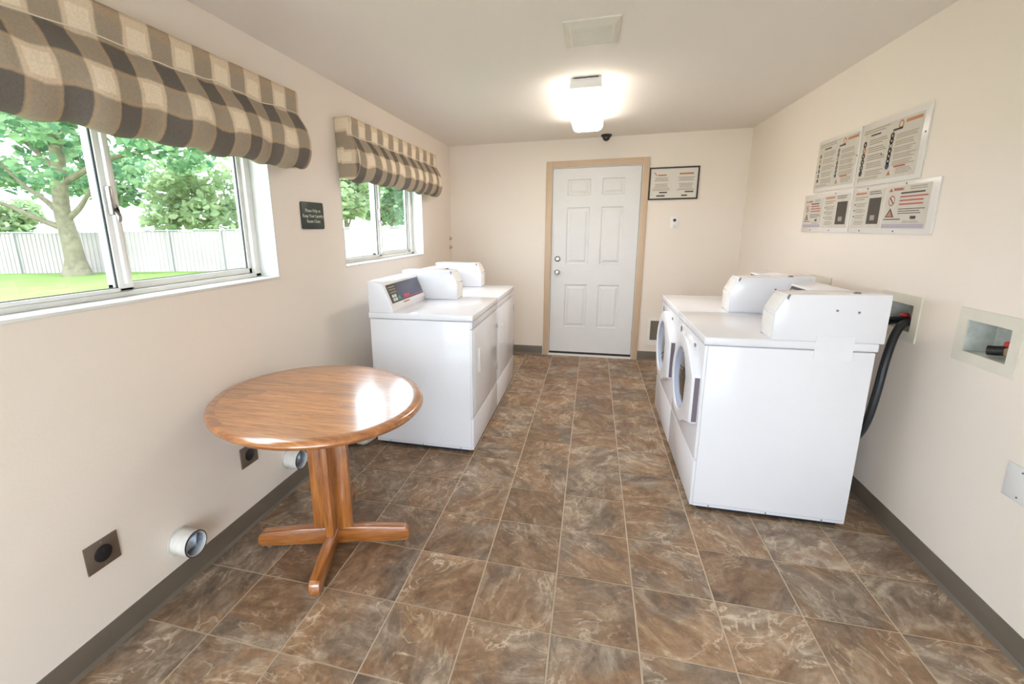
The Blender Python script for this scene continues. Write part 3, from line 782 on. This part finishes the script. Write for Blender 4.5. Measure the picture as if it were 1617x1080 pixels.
valance('short grey and cream checked valance over the far window, near the corner', 0.425, 2.075, 8, 0.140)

# ------------------------------------------------------------------ plaque on the left wall
def text_mesh(body, size, extrude=0.0006, align='CENTER', spacing=1.0):
    cu = bpy.data.curves.new('txt', 'FONT'); cu.body = body; cu.size = size; cu.align_x = align; cu.align_y = 'CENTER'; cu.extrude = extrude; cu.resolution_u = 2; cu.space_character = spacing
    ob = bpy.data.objects.new('txt', cu); COL.objects.link(ob)
    dg = bpy.context.evaluated_depsgraph_get(); me = bpy.data.meshes.new_from_object(ob.evaluated_get(dg))
    bpy.data.objects.remove(ob); bpy.data.curves.remove(cu); return me
WALL_L = Matrix(((0, 0, 1, 0), (1, 0, 0, 0), (0, 1, 0, 0), (0, 0, 0, 1)))        # text x -> +y, y -> z, normal -> +x
WALL_R = Matrix(((0, 0, -1, 0), (-1, 0, 0, 0), (0, 1, 0, 0), (0, 0, 0, 1)))      # text x -> -y, normal -> -x
WALL_B = Matrix(((1, 0, 0, 0), (0, 0, -1, 0), (0, 1, 0, 0), (0, 0, 0, 1)))       # text x -> +x, normal -> -y
def wall_text(body, size, mat, parent, basis, at, name='lettering', sx=1.0):
    me = text_mesh(body, size); me.transform(Matrix.Diagonal((sx, 1, 1, 1))); me.transform(basis)
    me.transform(Matrix.Translation(at)); me.materials.clear()
    return link(name, me, mat, parent)
t = thing('wall_plaque', 'small dark green plaque with pale lettering between the two windows', 'sign', (XL, 0.104, 1.527))
def rrect(w, h, r, n=6):
    out = []
    for cx, cy, a0 in ((w - r, h - r, 0), (-w + r, h - r, 90), (-w + r, -h + r, 180), (w - r, -h + r, 270)):
        for i in range(n + 1):
            a = math.radians(a0 + 90 * i / n); out.append((cx + r * math.cos(a), cy + r * math.sin(a)))
    return out
MB().prism(rrect(0.110, 0.076, 0.012), 0.0, 0.009, 'x', 0.0015).build('plate', 'plaque', t)
for k, (s, w) in enumerate((('Please Help us', 0.026), ('Keep Your Laundry', 0.026), ('Room Clean', 0.026))):
    wall_text(s, w, 'letter', t, WALL_L, (0.0095, 0.0, 0.028 - 0.030 * k))

# ------------------------------------------------------------------ dryer outlets and vent stubs on the left wall
def dryer_outlet(label, y, z):
    t = thing('dryer_outlet', label, 'outlet', (XL, y, z), group='dryer outlets on the window wall')
    MB().box(0.0, 0.006, -0.056, 0.056, -0.052, 0.052, 0.002).build('plate', 'plate_brown', t)
    MB().lathe([(0.0, 0.011), (0.024, 0.011), (0.029, 0.009), (0.030, 0.005)], axis='x', n=28).build('socket', 'black', t)
    for a in (0, 2.1, -2.1): 
        s = MB().box(0.0108, 0.0116, -0.0022, 0.0022, -0.007, 0.007); o = s.build('slot', 'dark', t)
        o.location = (0, 0.012 * math.sin(a), 0.012 * math.cos(a))
    for z_ in (-0.041, 0.041): MB().cyl((0, z_), 0.0035, 0.006, 0.0075, 'x', 10).build('screw', 'screw', t)
dryer_outlet('square bronze outlet plate with black socket, low on the wall nearest us', -1.318, 0.367)
dryer_outlet('square bronze outlet plate partly hidden behind the round table', -0.610, 0.372)

def vent_stub(label, y, z, L):
    t = thing('vent_stub', label, 'vent pipe', (XL, y, z), group='dryer vent stubs on the window wall')
    MB().lathe([(0.050, 0.0), (0.052, 0.01), (0.052, L - 0.004), (0.050, L), (0.047, L), (0.046, L - 0.012)], axis='x', n=36).build('pipe', 'pipe_white', t)
    MB().lathe([(0.0465, L - 0.004), (0.045, 0.012), (0.0, 0.010)], axis='x', n=36).build('inner_liner', 'pipe_in', t)
    MB().lathe([(0.051, L - 0.006), (0.0535, L - 0.003), (0.053, L + 0.0008), (0.049, L + 0.0008)], axis='x', n=36).build('dark_rim', 'dark', t)
    f = MB().prism([(0.020, -0.040), (0.022, -0.040), (0.046, -0.036), (0.060, 0.020), (0.058, 0.022), (0.042, -0.030)], -0.030, 0.030, 'y'); f.build('crumpled_flap', 'pipe_in', t)
    r = MB().lathe([(0.052, 0.0), (0.058, 0.001), (0.058, 0.003), (0.052, 0.004)], axis='x', n=36); r.build('collar', 'pipe_white', t)
vent_stub('white vent pipe stub low on the wall beside the nearest outlet', -1.035, 0.205, 0.085)
vent_stub('white vent pipe stub low on the wall behind the table leg', -0.325, 0.205, 0.085)

t = thing('dryer_duct', 'white flexible duct bulging onto the floor behind the dryer', 'duct', (XL, 0.30, 0))
pts = spline([(0.012, 0.10, 0.205), (0.060, 0.11, 0.200), (0.098, 0.07, 0.14), (0.112, 0.01, 0.088), (0.122, -0.03, 0.064), (0.140, 0.0, 0.060), (0.150, 0.08, 0.060), (0.152, 0.20, 0.062)], 10)
MB().tube(pts, 0.05, 18, radii=[0.050 + 0.003 * math.sin(i * 2.2) for i in range(len(pts))]).build('hose', 'foil', t)

# ------------------------------------------------------------------ right wall: recessed valve boxes
def valve_box(label, y0, y1, hoses):
    yc, zc = (y0 + y1) / 2, (BZ[0] + BZ[1]) / 2
    t = thing('valve_box', label, 'valve box', (XR, yc, zc), group='washer valve boxes')
    w, h = (y1 - y0) / 2, (BZ[1] - BZ[0]) / 2; ow, oh = w + 0.042, h + 0.042
    fr = wall_with_holes(-0.006, 0.0005, -ow, ow, -oh, oh, [(-w + 0.002, w - 0.002, -h + 0.002, h - 0.002)])
    fr.build('face_flange', 'ivory', t, smooth=None)
    b = bmesh.new(); e = 0.0015
    dp = 0.088
    A = [(0, -w + e, -h + e), (0, w - e, -h + e), (0, w - e, h - e), (0, -w + e, h - e)]; Bk = [(dp, a[1] * 0.96, a[2] * 0.96) for a in A]
    va = [b.verts.new(a) for a in A]; vb = [b.verts.new(a) for a in Bk]
    for i in range(4): b.faces.new((va[i], va[(i + 1) % 4], vb[(i + 1) % 4], vb[i]))
    b.faces.new(vb)
    MB().join(b).build('tub', 'box_inside', t, smooth=None)
    for k, yv in enumerate(((-0.045,) if not hoses else (-0.05, 0.03))):
        v = MB().cyl((yv, -0.030), 0.014, 0.030, 0.086, 'x', 14).cyl((0.040, yv), 0.009, -0.032, -0.006, 'z', 12)
        # order: stub from the back wall and short stem
        vo = v.build('valve', 'brass' if not hoses else 'black', t)
        if not hoses:
            MB().tube([(0.05, yv + 0.015, -0.028), (0.028, yv + 0.035, -0.034), (0.012, yv + 0.052, -0.036)], 0.018, 12).build('spout', 'black', vo)
        MB().lathe([(0.0, 0.014), (0.013, 0.013), (0.019, 0.006), (0.019, 0.0), (0.006, -0.012)], (0.040, yv, -0.006), 'z', 14).build('handle', 'red', vo)
        MB().box(0.034, 0.046, yv - 0.024, yv + 0.024, -0.006, 0.004, 0.003).build('lever', 'red', vo)
    return t
valve_box('empty recessed valve box with one red tap, nearest us on the right wall', *BOX[0], False)
valve_box('recessed valve box with black hoses, behind the near washer', *BOX[1], True)
valve_box('recessed valve box peeking over the washers, farthest along the right wall', *BOX[2], True)

def hose(label, pts, r=0.012):
    o = Vector(pts[-1]); t = thing('washer_hose', label, 'hose', o, group='black washer hoses')
    pts = [tuple(Vector(p) - o) for p in pts]
    MB().tube(spline(pts, 8), r, 10).build('hose_tube', 'rubber', t)
    MB().cyl((pts[0][1], pts[0][2]), 0.016, pts[0][0] - 0.01, pts[0][0] + 0.02, 'x', 12).build('coupling', 'black', t)
zc = 0.98
hose('thick black drain hose running from the valve box down behind the near washer', [(1.56, 0.205, 0.985), (1.50, 0.190, 0.985), (1.455, 0.160, 0.93), (1.420, 0.125, 0.82), (1.398, 0.105, 0.66), (1.384, 0.110, 0.52), (1.372, 0.150, 0.42), (1.350, 0.22, 0.36)], 0.017)
hose('upper thin black hose bending straight back behind the washer case', [(1.565, 0.235, 0.990), (1.510, 0.240, 0.998), (1.455, 0.235, 0.995), (1.400, 0.225, 1.000), (1.365, 0.235, 0.960), (1.350, 0.26, 0.84), (1.345, 0.28, 0.55)], 0.010)
hose('lower thin black hose dipping behind the washer case', [(1.565, 0.285, 0.985), (1.505, 0.265, 0.980), (1.450, 0.230, 0.972), (1.400, 0.205, 0.945), (1.370, 0.215, 0.90), (1.350, 0.25, 0.76), (1.345, 0.30, 0.50)], 0.010)

t = thing('blank_plate', 'blank white wall plate low on the right wall', 'wall plate', (XR, -0.515, 0.572))
MB().box(-0.005, 0.0, -0.060, 0.060, -0.062, 0.062, 0.002).build('plate', 'door', t)
for z_ in (-0.045, 0.045): MB().cyl((0, z_), 0.0035, -0.0062, -0.005, 'x', 10).build('screw', 'screw', t)

# ------------------------------------------------------------------ instruction signs on the right wall
def holder(label, y_hi, y_lo, z0, z1, sheets, pins):
    """clear-fronted holder; local +u runs towards -y (to the right as seen)"""
    w, h = y_hi - y_lo, z1 - z0
    t = thing('notice_holder', label, 'notice', (XR, y_hi, z0), group='laundry notices on the right wall')
    MB().box(-0.008, 0.0, -w + 0.001, -0.001, 0.0, h, 0.0015).build('backing', 'acrylic', t)
    for fn, u0, u1, v0, v1 in sheets:
        s = MB().box(-0.0088, -0.0078, -u1, -u0, v0, v1).build('sheet', 'paper2', t)
        fn(s, u0, u1, v0, v1)
    for u, v_ in pins: MB().cyl((-u, v_), 0.004, -0.0105, -0.008, 'x', 10).build('pin', 'screw', t)
    return t
def ink(parent, quad, mat, name='print'):
    u0, u1, v0, v1 = quad
    return MB().box(-0.0092, -0.0087, -u1, -u0, v0, v1).build(name, mat, parent)
def lines(parent, u0, u1, v0, v1, n, mat, seed, name='text_block', fill=0.45):
    r = random.Random(seed); m = MB(); st = (v1 - v0) / n
    for i in range(n):
        b = v1 - (i + 0.5) * st; L = (u1 - u0) * r.uniform(0.72, 1.0)
        m.box(-0.0091, -0.0087, -(u0 + L), -u0, b - st * fill / 2, b + st * fill / 2)
    return m.build(name, mat, parent, smooth=None)
def dots(parent, u0, v0, u1, v1, n, r, mats, seed):
    for i in range(n):
        f = i / (n - 1); u = u0 + (u1 - u0) * f; v_ = v0 + (v1 - v0) * f
        m = MB().lathe([(r, -0.0093), (r * 0.30 if i < n - 1 else 0.0, -0.0093)], (0, -u, v_), 'x', 16)
        m.build('step_icon', mats[i % len(mats)], parent)
def poster(s, u0, u1, v0, v1, seed, strong):
    w, h = u1 - u0, v1 - v0
    U = lambda f: u0 + w * f
    V_ = lambda f: v0 + h * f
    dk = 'ink_dark'
    lines(s, U(0.02), U(0.50), V_(0.90), V_(0.985), 2, 'ink', seed, 'heading')
    ink(s, (U(0.74), U(0.98), V_(0.90), V_(0.955)), 'ink_orange', 'brand_bar')
    m = MB().lathe([(0.020, -0.0092), (0.012, -0.0092)], (0, -U(0.67), V_(0.90)), 'x', 18); m.build('brand_swirl', 'ink_orange', s)
    ink(s, (U(0.16), U(0.34), V_(0.845), V_(0.875)), dk, 'subheading'); ink(s, (U(0.55), U(0.70), V_(0.815), V_(0.85)), dk, 'subheading')
    for k in range(5):
        lines(s, U(0.15), U(0.48), V_(0.68 - 0.145 * k), V_(0.79 - 0.145 * k), 3, 'ink', seed + k + 1)
        lines(s, U(0.62), U(0.97), V_(0.66 - 0.115 * k), V_(0.75 - 0.115 * k), 3, 'ink', seed + k + 11)
    rr = 0.0165 if strong else 0.012
    dots(s, U(0.07), V_(0.72), U(0.06), V_(0.18), 6, rr, ['ink_dark', 'ink_orange' if strong else 'ink', 'ink_dark', 'ink_dark', 'ink_blue', 'ink_dark'], seed)
    dots(s, U(0.555), V_(0.74), U(0.545), V_(0.22), 7, rr, ['ink_dark', 'ink_dark', 'ink', 'ink_dark', 'ink_dark', 'ink_blue', 'ink_blue'], seed)
    ink(s, (U(0.66), U(0.84), V_(0.17), V_(0.20)), 'ink_red', 'red_note')
    lines(s, U(0.70), U(0.97), V_(0.05), V_(0.16), 4, 'ink', seed + 33)
    m = MB().prism([(-U(0.62), V_(0.05)), (-U(0.56), V_(0.05)), (-U(0.59), V_(0.14))], -0.0092, -0.0087, 'x'); m.build('warning_mark', 'ink_orange', s)
    lines(s, U(0.03), U(0.42), V_(0.03), V_(0.09), 2, 'ink', seed + 40)
def instruct(s, u0, u1, v0, v1, seed):
    w, h = u1 - u0, v1 - v0; U = lambda f: u0 + w * f; V_ = lambda f: v0 + h * f
    ink(s, (U(0.06), U(0.42), V_(0.90), V_(0.955)), 'ink_orange', 'brand_bar')
    lines(s, U(0.52), U(0.96), V_(0.86), V_(0.97), 2, 'ink_dark', seed, 'heading', 0.35)
    lines(s, U(0.05), U(0.50), V_(0.74), V_(0.85), 2, 'ink', seed + 1)
    for k in range(4): lines(s, U(0.12), U(0.46), V_(0.08 + 0.16 * k), V_(0.20 + 0.16 * k), 3, 'ink', seed + k + 2)
    for k in range(3): ink(s, (U(0.05), U(0.10), V_(0.30 + 0.16 * k), V_(0.33 + 0.16 * k)), 'ink_dark', 'bullet')
    ph = ink(s, (U(0.55), U(0.93), V_(0.10), V_(0.78)), 'ink_dark', 'photo_print')
    q = MB().box(-0.0096, -0.0091, -U(0.80), -U(0.66), V_(0.20), V_(0.33)).build('photo_detail', 'ink', ph)
def warning(s, u0, u1, v0, v1, seed, strong):
    w, h = u1 - u0, v1 - v0; U = lambda f: u0 + w * f; V_ = lambda f: v0 + h * f
    m = MB().prism([(-U(0.16), V_(0.875)), (-U(0.06), V_(0.875)), (-U(0.11), V_(0.96))], -0.0092, -0.0087, 'x'); m.build('warning_mark', 'ink_red', s)
    if strong: wall_text('WARNING', h * 0.105, 'ink_red', s, WALL_R, (-0.0090, -U(0.30), V_(0.915)), 'lettering', 0.75)
    else: ink(s, (U(0.18), U(0.42), V_(0.88), V_(0.94)), 'ink_orange', 'heading')
    lines(s, U(0.55), U(0.96), V_(0.88), V_(0.97), 2, 'ink', seed, 'heading')
    R = min(w, h) * 0.125
    c = MB().lathe([(R, -0.0092), (R * 0.78, -0.0092)], (0, -U(0.17), V_(0.66)), 'x', 24).build('ban_ring', 'ink_red', s)
    MB().prism([(-U(0.17) - R * 0.7, V_(0.66) - R * 0.55), (-U(0.17) - R * 0.55, V_(0.66) - R * 0.7), (-U(0.17) + R * 0.7, V_(0.66) + R * 0.55), (-U(0.17) + R * 0.55, V_(0.66) + R * 0.7)], -0.0094, -0.0088, 'x').build('ban_slash', 'ink_dark', s)
    tr = MB().prism([(-U(0.28), V_(0.27)), (-U(0.06), V_(0.27)), (-U(0.17), V_(0.49))], -0.0092, -0.0087, 'x').build('hazard_triangle', 'ink_dark', s)
    MB().prism([(-U(0.24), V_(0.29)), (-U(0.10), V_(0.29)), (-U(0.17), V_(0.43))], -0.0096, -0.0091, 'x').build('triangle_face', 'ink_orange', s)
    for k, mt in enumerate(('ink_dark', 'ink_red', 'ink_red', 'ink_red')): lines(s, U(0.36), U(0.97), V_(0.79 - 0.085 * k), V_(0.85 - 0.085 * k), 1, mt, seed + k, fill=0.6)
    lines(s, U(0.36), U(0.95), V_(0.33), V_(0.48), 3, 'ink_dark', seed + 9, fill=0.35)
    ink(s, (U(0.66), U(0.78), V_(0.22), V_(0.29)), 'ink_dark', 'house_mark'); lines(s, U(0.5), U(0.92), V_(0.13), V_(0.19), 2, 'ink', seed + 12)
    lines(s, U(0.03), U(0.46), V_(0.20), V_(0.245), 1, 'ink_dark', seed + 13, fill=0.5)
    ink(s, (U(0.01), U(0.97), V_(0.015), V_(0.11)), 'ink_lilac', 'footer_band')
holder('upper washer-instruction notice on the right wall, farther from us', 1.362, 0.852, 1.642, 1.962,
       [(lambda s, a, b, c, d: poster(s, a, b, c, d, 5, False), 0.018, 0.492, 0.022, 0.300)], [(0.012, 0.13), (0.497, 0.17)])
holder('upper instruction notice on the right wall, nearest us, with bold round icons', 0.848, 0.298, 1.636, 1.962,
       [(lambda s, a, b, c, d: poster(s, a, b, c, d, 105, True), 0.018, 0.510, 0.022, 0.296)], [(0.535, 0.20), (0.22, 0.15)])
holder('lower notice board on the right wall, farther from us', 1.462, 0.842, 1.387, 1.630,
       [(lambda s, a, b, c, d: warning(s, a, b, c, d, 31, False), 0.018, 0.275, 0.028, 0.215),
        (lambda s, a, b, c, d: instruct(s, a, b, c, d, 41), 0.290, 0.600, 0.028, 0.222)], [(0.14, 0.012), (0.40, 0.012), (0.42, 0.232)])
holder('lower notice board on the right wall, nearest us, with red warning text', 0.838, 0.152, 1.387, 1.630,
       [(lambda s, a, b, c, d: instruct(s, a, b, c, d, 51), 0.018, 0.300, 0.028, 0.224),
        (lambda s, a, b, c, d: warning(s, a, b, c, d, 61, True), 0.315, 0.640, 0.024, 0.226)], [(0.12, 0.012), (0.42, 0.012), (0.14, 0.233), (0.46, 0.233)])

# ------------------------------------------------------------------ far wall: framed notice, sensor plate, register, cord hooks
def framed_notice():
    x0, x1, z0, z1 = 0.617, 1.082, 1.700, 2.015
    t = thing('framed_notice', 'dark-framed printed notice hanging right of the door', 'notice', ((x0 + x1) / 2, YB, (z0 + z1) / 2))
    w, h = (x1 - x0) / 2, (z1 - z0) / 2
    fr = wall_with_holes(-0.016, 0.0, -w, w, -h, h, [(-w + 0.014, w - 0.014, -h + 0.014, h - 0.014)], axis='y'); fr.build('frame', 'frame_dark', t, smooth=None)
    p = MB().box(-w + 0.013, w - 0.013, -0.009, -0.006, -h + 0.013, h - 0.013).build('sheet', 'paper', t)
    def q(a, b, c, d, mat, nm): MB().box(a, b, -0.0096, -0.0088, c, d).build(nm, mat, p)
    m = MB().prism([(-0.19, 0.108), (-0.182, 0.112), (-0.155, 0.080), (-0.165, 0.076)], -0.0096, -0.0088, 'y'); m.build('brand_swirl', 'ink_orange', p)
    q(-0.150, -0.07, 0.074, 0.088, 'ink_orange', 'heading'); q(0.050, 0.180, 0.082, 0.098, 'ink_orange', 'heading')
    r = random.Random(4)
    for cx, n in ((-0.115, 0), (0.115, 1)):
        for k, (zz, cnt) in enumerate(((0.055, 3), (-0.005, 3), (-0.050, 2))):
            m = MB()
            for i in range(cnt):
                L = r.uniform(0.055, 0.085); m.box(cx - L, cx + L, -0.0096, -0.0088, zz - i * 0.014 - 0.003, zz - i * 0.014 + 0.003)
            m.build('text_block', 'ink', p, smooth=None)
    q(-0.130, -0.055, -0.093, -0.080, 'ink_dark', 'signature_line'); q(-0.155, -0.075, -0.126, -0.112, 'ink_dark', 'date_line')
    q(0.110, 0.190, -0.091, -0.078, 'ink_dark', 'signature_line'); q(0.080, 0.135, -0.126, -0.112, 'ink_dark', 'date_line')
framed_notice()

t = thing('sensor_plate', 'small ivory wall plate with a black dot below the framed notice', 'wall plate', (0.886, YB, 1.476))
MB().box(-0.042, 0.042, -0.010, 0, -0.062, 0.062, 0.003).build('plate', 'plastic', t)
MB().lathe([(0.0, -0.018), (0.011, -0.017), (0.015, -0.010)], (0.002, 0, 0.020), 'y', 20).build('sensor_eye', 'black', t)
MB().box(-0.012, 0.012, -0.012, -0.010, -0.045, -0.028, 0.001).build('label_strip', 'ivory', t)

t = thing('wall_register', 'taupe louvred wall register half hidden behind the far washer', 'vent', (0.815, YB, 0.335))
fr = wall_with_holes(-0.012, 0.0, -0.115, 0.115, -0.165, 0.135, [(-0.085, 0.085, -0.105, 0.108)], axis='y'); fr.build('frame', 'plastic', t, smooth=None)
box('backing', 'grille', t, -0.085, 0.085, -0.003, -0.001, -0.105, 0.108)
me = MB().prism([(-0.010, -0.006), (-0.008, -0.006), (-0.002, 0.005), (-0.004, 0.005)], -0.085, 0.085, 'x').mesh('louvre'); me.materials.append(M['grille'])
for i in range(14):
    o = bpy.data.objects.new('louvre', me); COL.objects.link(o); o.parent = t; o.location = (0, 0, -0.098 + 0.0151 * i)
box('damper_lever', 'screw', t, 0.0, 0.03, -0.02, -0.012, -0.135, -0.130)

for label, x, z in (('upper brown cord hook by the far left corner', 0.016, 1.335), ('lower brown cord hook by the far left corner', 0.012, 1.235)):
    t = thing('cord_hook', label, 'hook', (XL + 0.0, 2.79, z), group='cord hooks in the corner')
    MB().box(0.0, 0.003, -0.010, 0.010, -0.022, 0.022, 0.001).build('plate', 'brass', t)
    MB().tube(spline([(0.003, 0, -0.004), (0.018, 0, -0.010), (0.024, 0, 0.004), (0.020, 0, 0.016)], 5), 0.0045, 8).build('hook', 'brass', t)

# ------------------------------------------------------------------ outdoors
GZ = -0.12
pt = MB().box(-9, 9, YF - 14, YF - WT - 0.002, GZ - 0.02, GZ + 0.06).build('bounce_patio', 'concrete'); tag(pt, kind='structure')  # unseen slab added to bounce neutral daylight indoors instead of lawn green
lw = MB().box(-70, 40, -60, 60, GZ - 0.05, GZ).build('lawn', 'lawn'); tag(lw, kind='structure')

def fence():
    a = Vector((-40.0, 7.3, 0)); b = Vector((6.0, 18.2, 0)); d = (b - a); Lf = d.length; rz = math.atan2(d.y, d.x)
    t = thing('slatted_fence', 'faded slatted chain-link fence across the back of the lawn', 'fence', (a.x, a.y, GZ), rz)
    hgt = 1.66; V, F = [], []
    n = int(Lf / 0.09)
    for i in range(n):
        x = i * 0.09; c = len(V); off = 0.018 * (i % 2)
        for yy in (-0.008 + off, 0.008 + off):
            V += [(x - 0.002, yy, 0.0), (x + 0.092, yy, 0.0), (x + 0.092, yy, hgt - 0.03), (x - 0.002, yy, hgt - 0.03)]
        F += [(c, c + 1, c + 2, c + 3), (c + 4, c + 7, c + 6, c + 5), (c + 3, c + 2, c + 6, c + 7), (c, c + 3, c + 7, c + 4), (c + 1, c + 5, c + 6, c + 2)]
    me = bpy.data.meshes.new('slats'); me.from_pydata(V, [], F); s = link('slats', me, 'slats', t); s['kind'] = 'stuff'
    MB().tube([(0, -0.04, hgt), (Lf, -0.04, hgt)], 0.025, 8).build('top_rail', 'galv', t)
    pm = MB().cyl((0, 0), 0.032, 0.0, hgt + 0.05, 'z', 10).mesh('post', 35); pm.materials.append(M['galv'])
    k = 0
    x = 0.4
    while x < Lf:
        o = bpy.data.objects.new('post', pm); COL.objects.link(o); o.parent = t; o.location = (x, -0.05, 0); x += 2.15
fence()

def leaves(name, mat, parent, centers, radii, n, size, seed, squash=(1, 1, 1)):
    r = np.random.default_rng(seed); C_ = np.array(centers); R_ = np.array(radii)
    wt = R_ ** 2.2; idx = r.choice(len(C_), n, p=wt / wt.sum())
    u = r.normal(size=(n, 3)); u /= np.linalg.norm(u, axis=1, keepdims=True)
    rad = R_[idx, None] * r.uniform(0.35, 1.0, (n, 1)) ** 0.6
    P = C_[idx] + u * rad * np.array(squash)
    a = r.normal(size=(n, 3)); a[:, 2] *= 0.5; a /= np.linalg.norm(a, axis=1, keepdims=True)
    b = np.cross(a, r.normal(size=(n, 3))); b /= np.linalg.norm(b, axis=1, keepdims=True)
    nn = np.cross(a, b)
    s = (size * r.uniform(0.6, 1.3, (n, 1)))
    V = np.empty((n, 6, 3))
    V[:, 0] = P - a * s; V[:, 1] = P - a * s * 0.2 + b * s * 0.62 + nn * s * 0.12; V[:, 2] = P + a * s * 0.55 + b * s * 0.40 + nn * s * 0.08
    V[:, 3] = P + a * s; V[:, 4] = P + a * s * 0.55 - b * s * 0.40 + nn * s * 0.08; V[:, 5] = P - a * s * 0.2 - b * s * 0.62 + nn * s * 0.12
    base = (np.arange(n) * 6)[:, None]
    F = np.concatenate([base + np.array([[0, 1, 2, 3]]), base + np.array([[0, 3, 4, 5]])])
    me = bpy.data.meshes.new(name); me.from_pydata(V.reshape(-1, 3).tolist(), [], F.tolist())
    o = link(name, me, mat, parent); o['kind'] = 'stuff'; return o

def tree(label, base, trunk_pts, trunk_r, branches, centers, radii, n, size, seed, leaf='leaf', squash=(1, 1, 0.75)):
    t = thing('leafy_tree', label, 'tree', base, group='trees beyond the windows')
    tp = spline(trunk_pts, 6); k = len(tp)
    MB().tube(tp, 0.2, 14, radii=[trunk_r * (1.45 - 0.45 * min(1, i / 5)) * (1 - 0.45 * i / k) for i in range(k)]).build('trunk', 'bark', t)
    for pts, r0 in branches:
        p = spline(pts, 6); MB().tube(p, r0, 9, radii=[r0 * (1 - 0.75 * i / len(p)) for i in range(len(p))]).build('branch', 'bark', t)
    leaves('foliage', leaf, t, centers, radii, n, size, seed, squash)
    return t
# yard tree: foot just in front of the fence; right-hand direction as seen from the window is (0.966, 0.257)
TB = Vector((-19.3, 11.0, GZ)); rt = Vector((0.966, 0.257, 0)); fw = Vector((-0.257, 0.966, 0))
def tp_(r, f, z): v = rt * r + fw * f; return (v.x, v.y, z)
cl = []; rd = []
rs = random.Random(21)
for i in range(64):
    r_, f_ = rs.uniform(-4.6, 6.6), rs.uniform(-3.5, 3.0)
    lowz = 3.1 + 0.04 * abs(r_) + (0.5 if -0.8 < r_ < 1.8 else 0) + (1.3 if r_ >= 1.8 else 0)
    cl.append(tp_(r_, f_, rs.uniform(lowz, 8.2))); rd.append(rs.uniform(0.55, 1.15))
tree('spreading maple tree with a pale trunk, framed by the left window pane', TB,
     [tp_(0, 0, 0), tp_(0.02, 0, 0.7), tp_(-0.02, 0, 1.5), tp_(-0.1, 0, 2.5), tp_(0.1, 0, 4.0), tp_(0.2, 0, 6.0)], 0.36,
     [([tp_(-0.1, 0, 1.75), tp_(-0.8, -0.3, 2.15), tp_(-1.8, -0.5, 2.7), tp_(-3.2, -0.8, 3.2)], 0.13),
      ([tp_(-0.08, 0, 2.2), tp_(-0.7, 0.1, 2.8), tp_(-1.6, 0.3, 3.4), tp_(-2.6, 0.4, 4.4)], 0.13),
      ([tp_(0.0, 0, 2.1), tp_(0.6, 0, 2.55), tp_(1.3, -0.2, 3.2), tp_(2.2, -0.3, 4.2)], 0.13),
      ([tp_(0.1, 0, 3.4), tp_(1.6, 0.2, 4.2), tp_(3.3, 0.3, 4.6), tp_(5.4, 0.4, 4.9)], 0.12),
      ([tp_(0.1, 0, 3.8), tp_(-1.2, 0.2, 5.0), tp_(-2.6, 0.3, 5.8)], 0.12)],
     cl, rd, 8200, 0.165, 5)
def bush(label, base, R, zc, n, size, seed, leaf='leaf_pale', th=0.14):
    r2 = random.Random(seed); c = []; ra = []
    for i in range(16):
        a = r2.uniform(0, 6.28); q = R * math.sqrt(r2.random()) * 0.8
        c.append((q * math.cos(a), q * math.sin(a), zc + r2.uniform(-0.55, 0.6) * R)); ra.append(R * r2.uniform(0.28, 0.5))
    tree(label, base, [(0, 0, 0), (0.05, 0, zc * 0.5), (0, 0.1, zc)], th, [([(0, 0, zc * 0.4), (R * 0.3, 0, zc * 0.8), (R * 0.5, 0.1, zc * 1.1)], th * 0.5)], c, ra, n, size, seed, leaf, (1, 1, 0.9))
bush('pale green round tree beyond the fence, seen in the right pane of the near window', (-20.0, 18.4, GZ), 2.7, 3.5, 3000, 0.2, 41)
bush('darker leafy tree beyond the fence, behind the near window latch', (-25.2, 17.4, GZ), 2.3, 4.6, 1900, 0.2, 42, 'leaf')
bush('low yellow-green tree beyond the fence, left of the maple trunk', (-29.5, 14.8, GZ), 1.7, 2.0, 1500, 0.2, 43)
bush('yellow-green tree beyond the fence, in the left pane of the far window', (-12.9, 20.4, GZ), 2.1, 3.5, 2200, 0.2, 44)
bush('blue-green tree beyond the fence, in the right pane of the far window', (-12.6, 25.6, GZ), 2.7, 4.0, 2900, 0.2, 45, 'leaf')
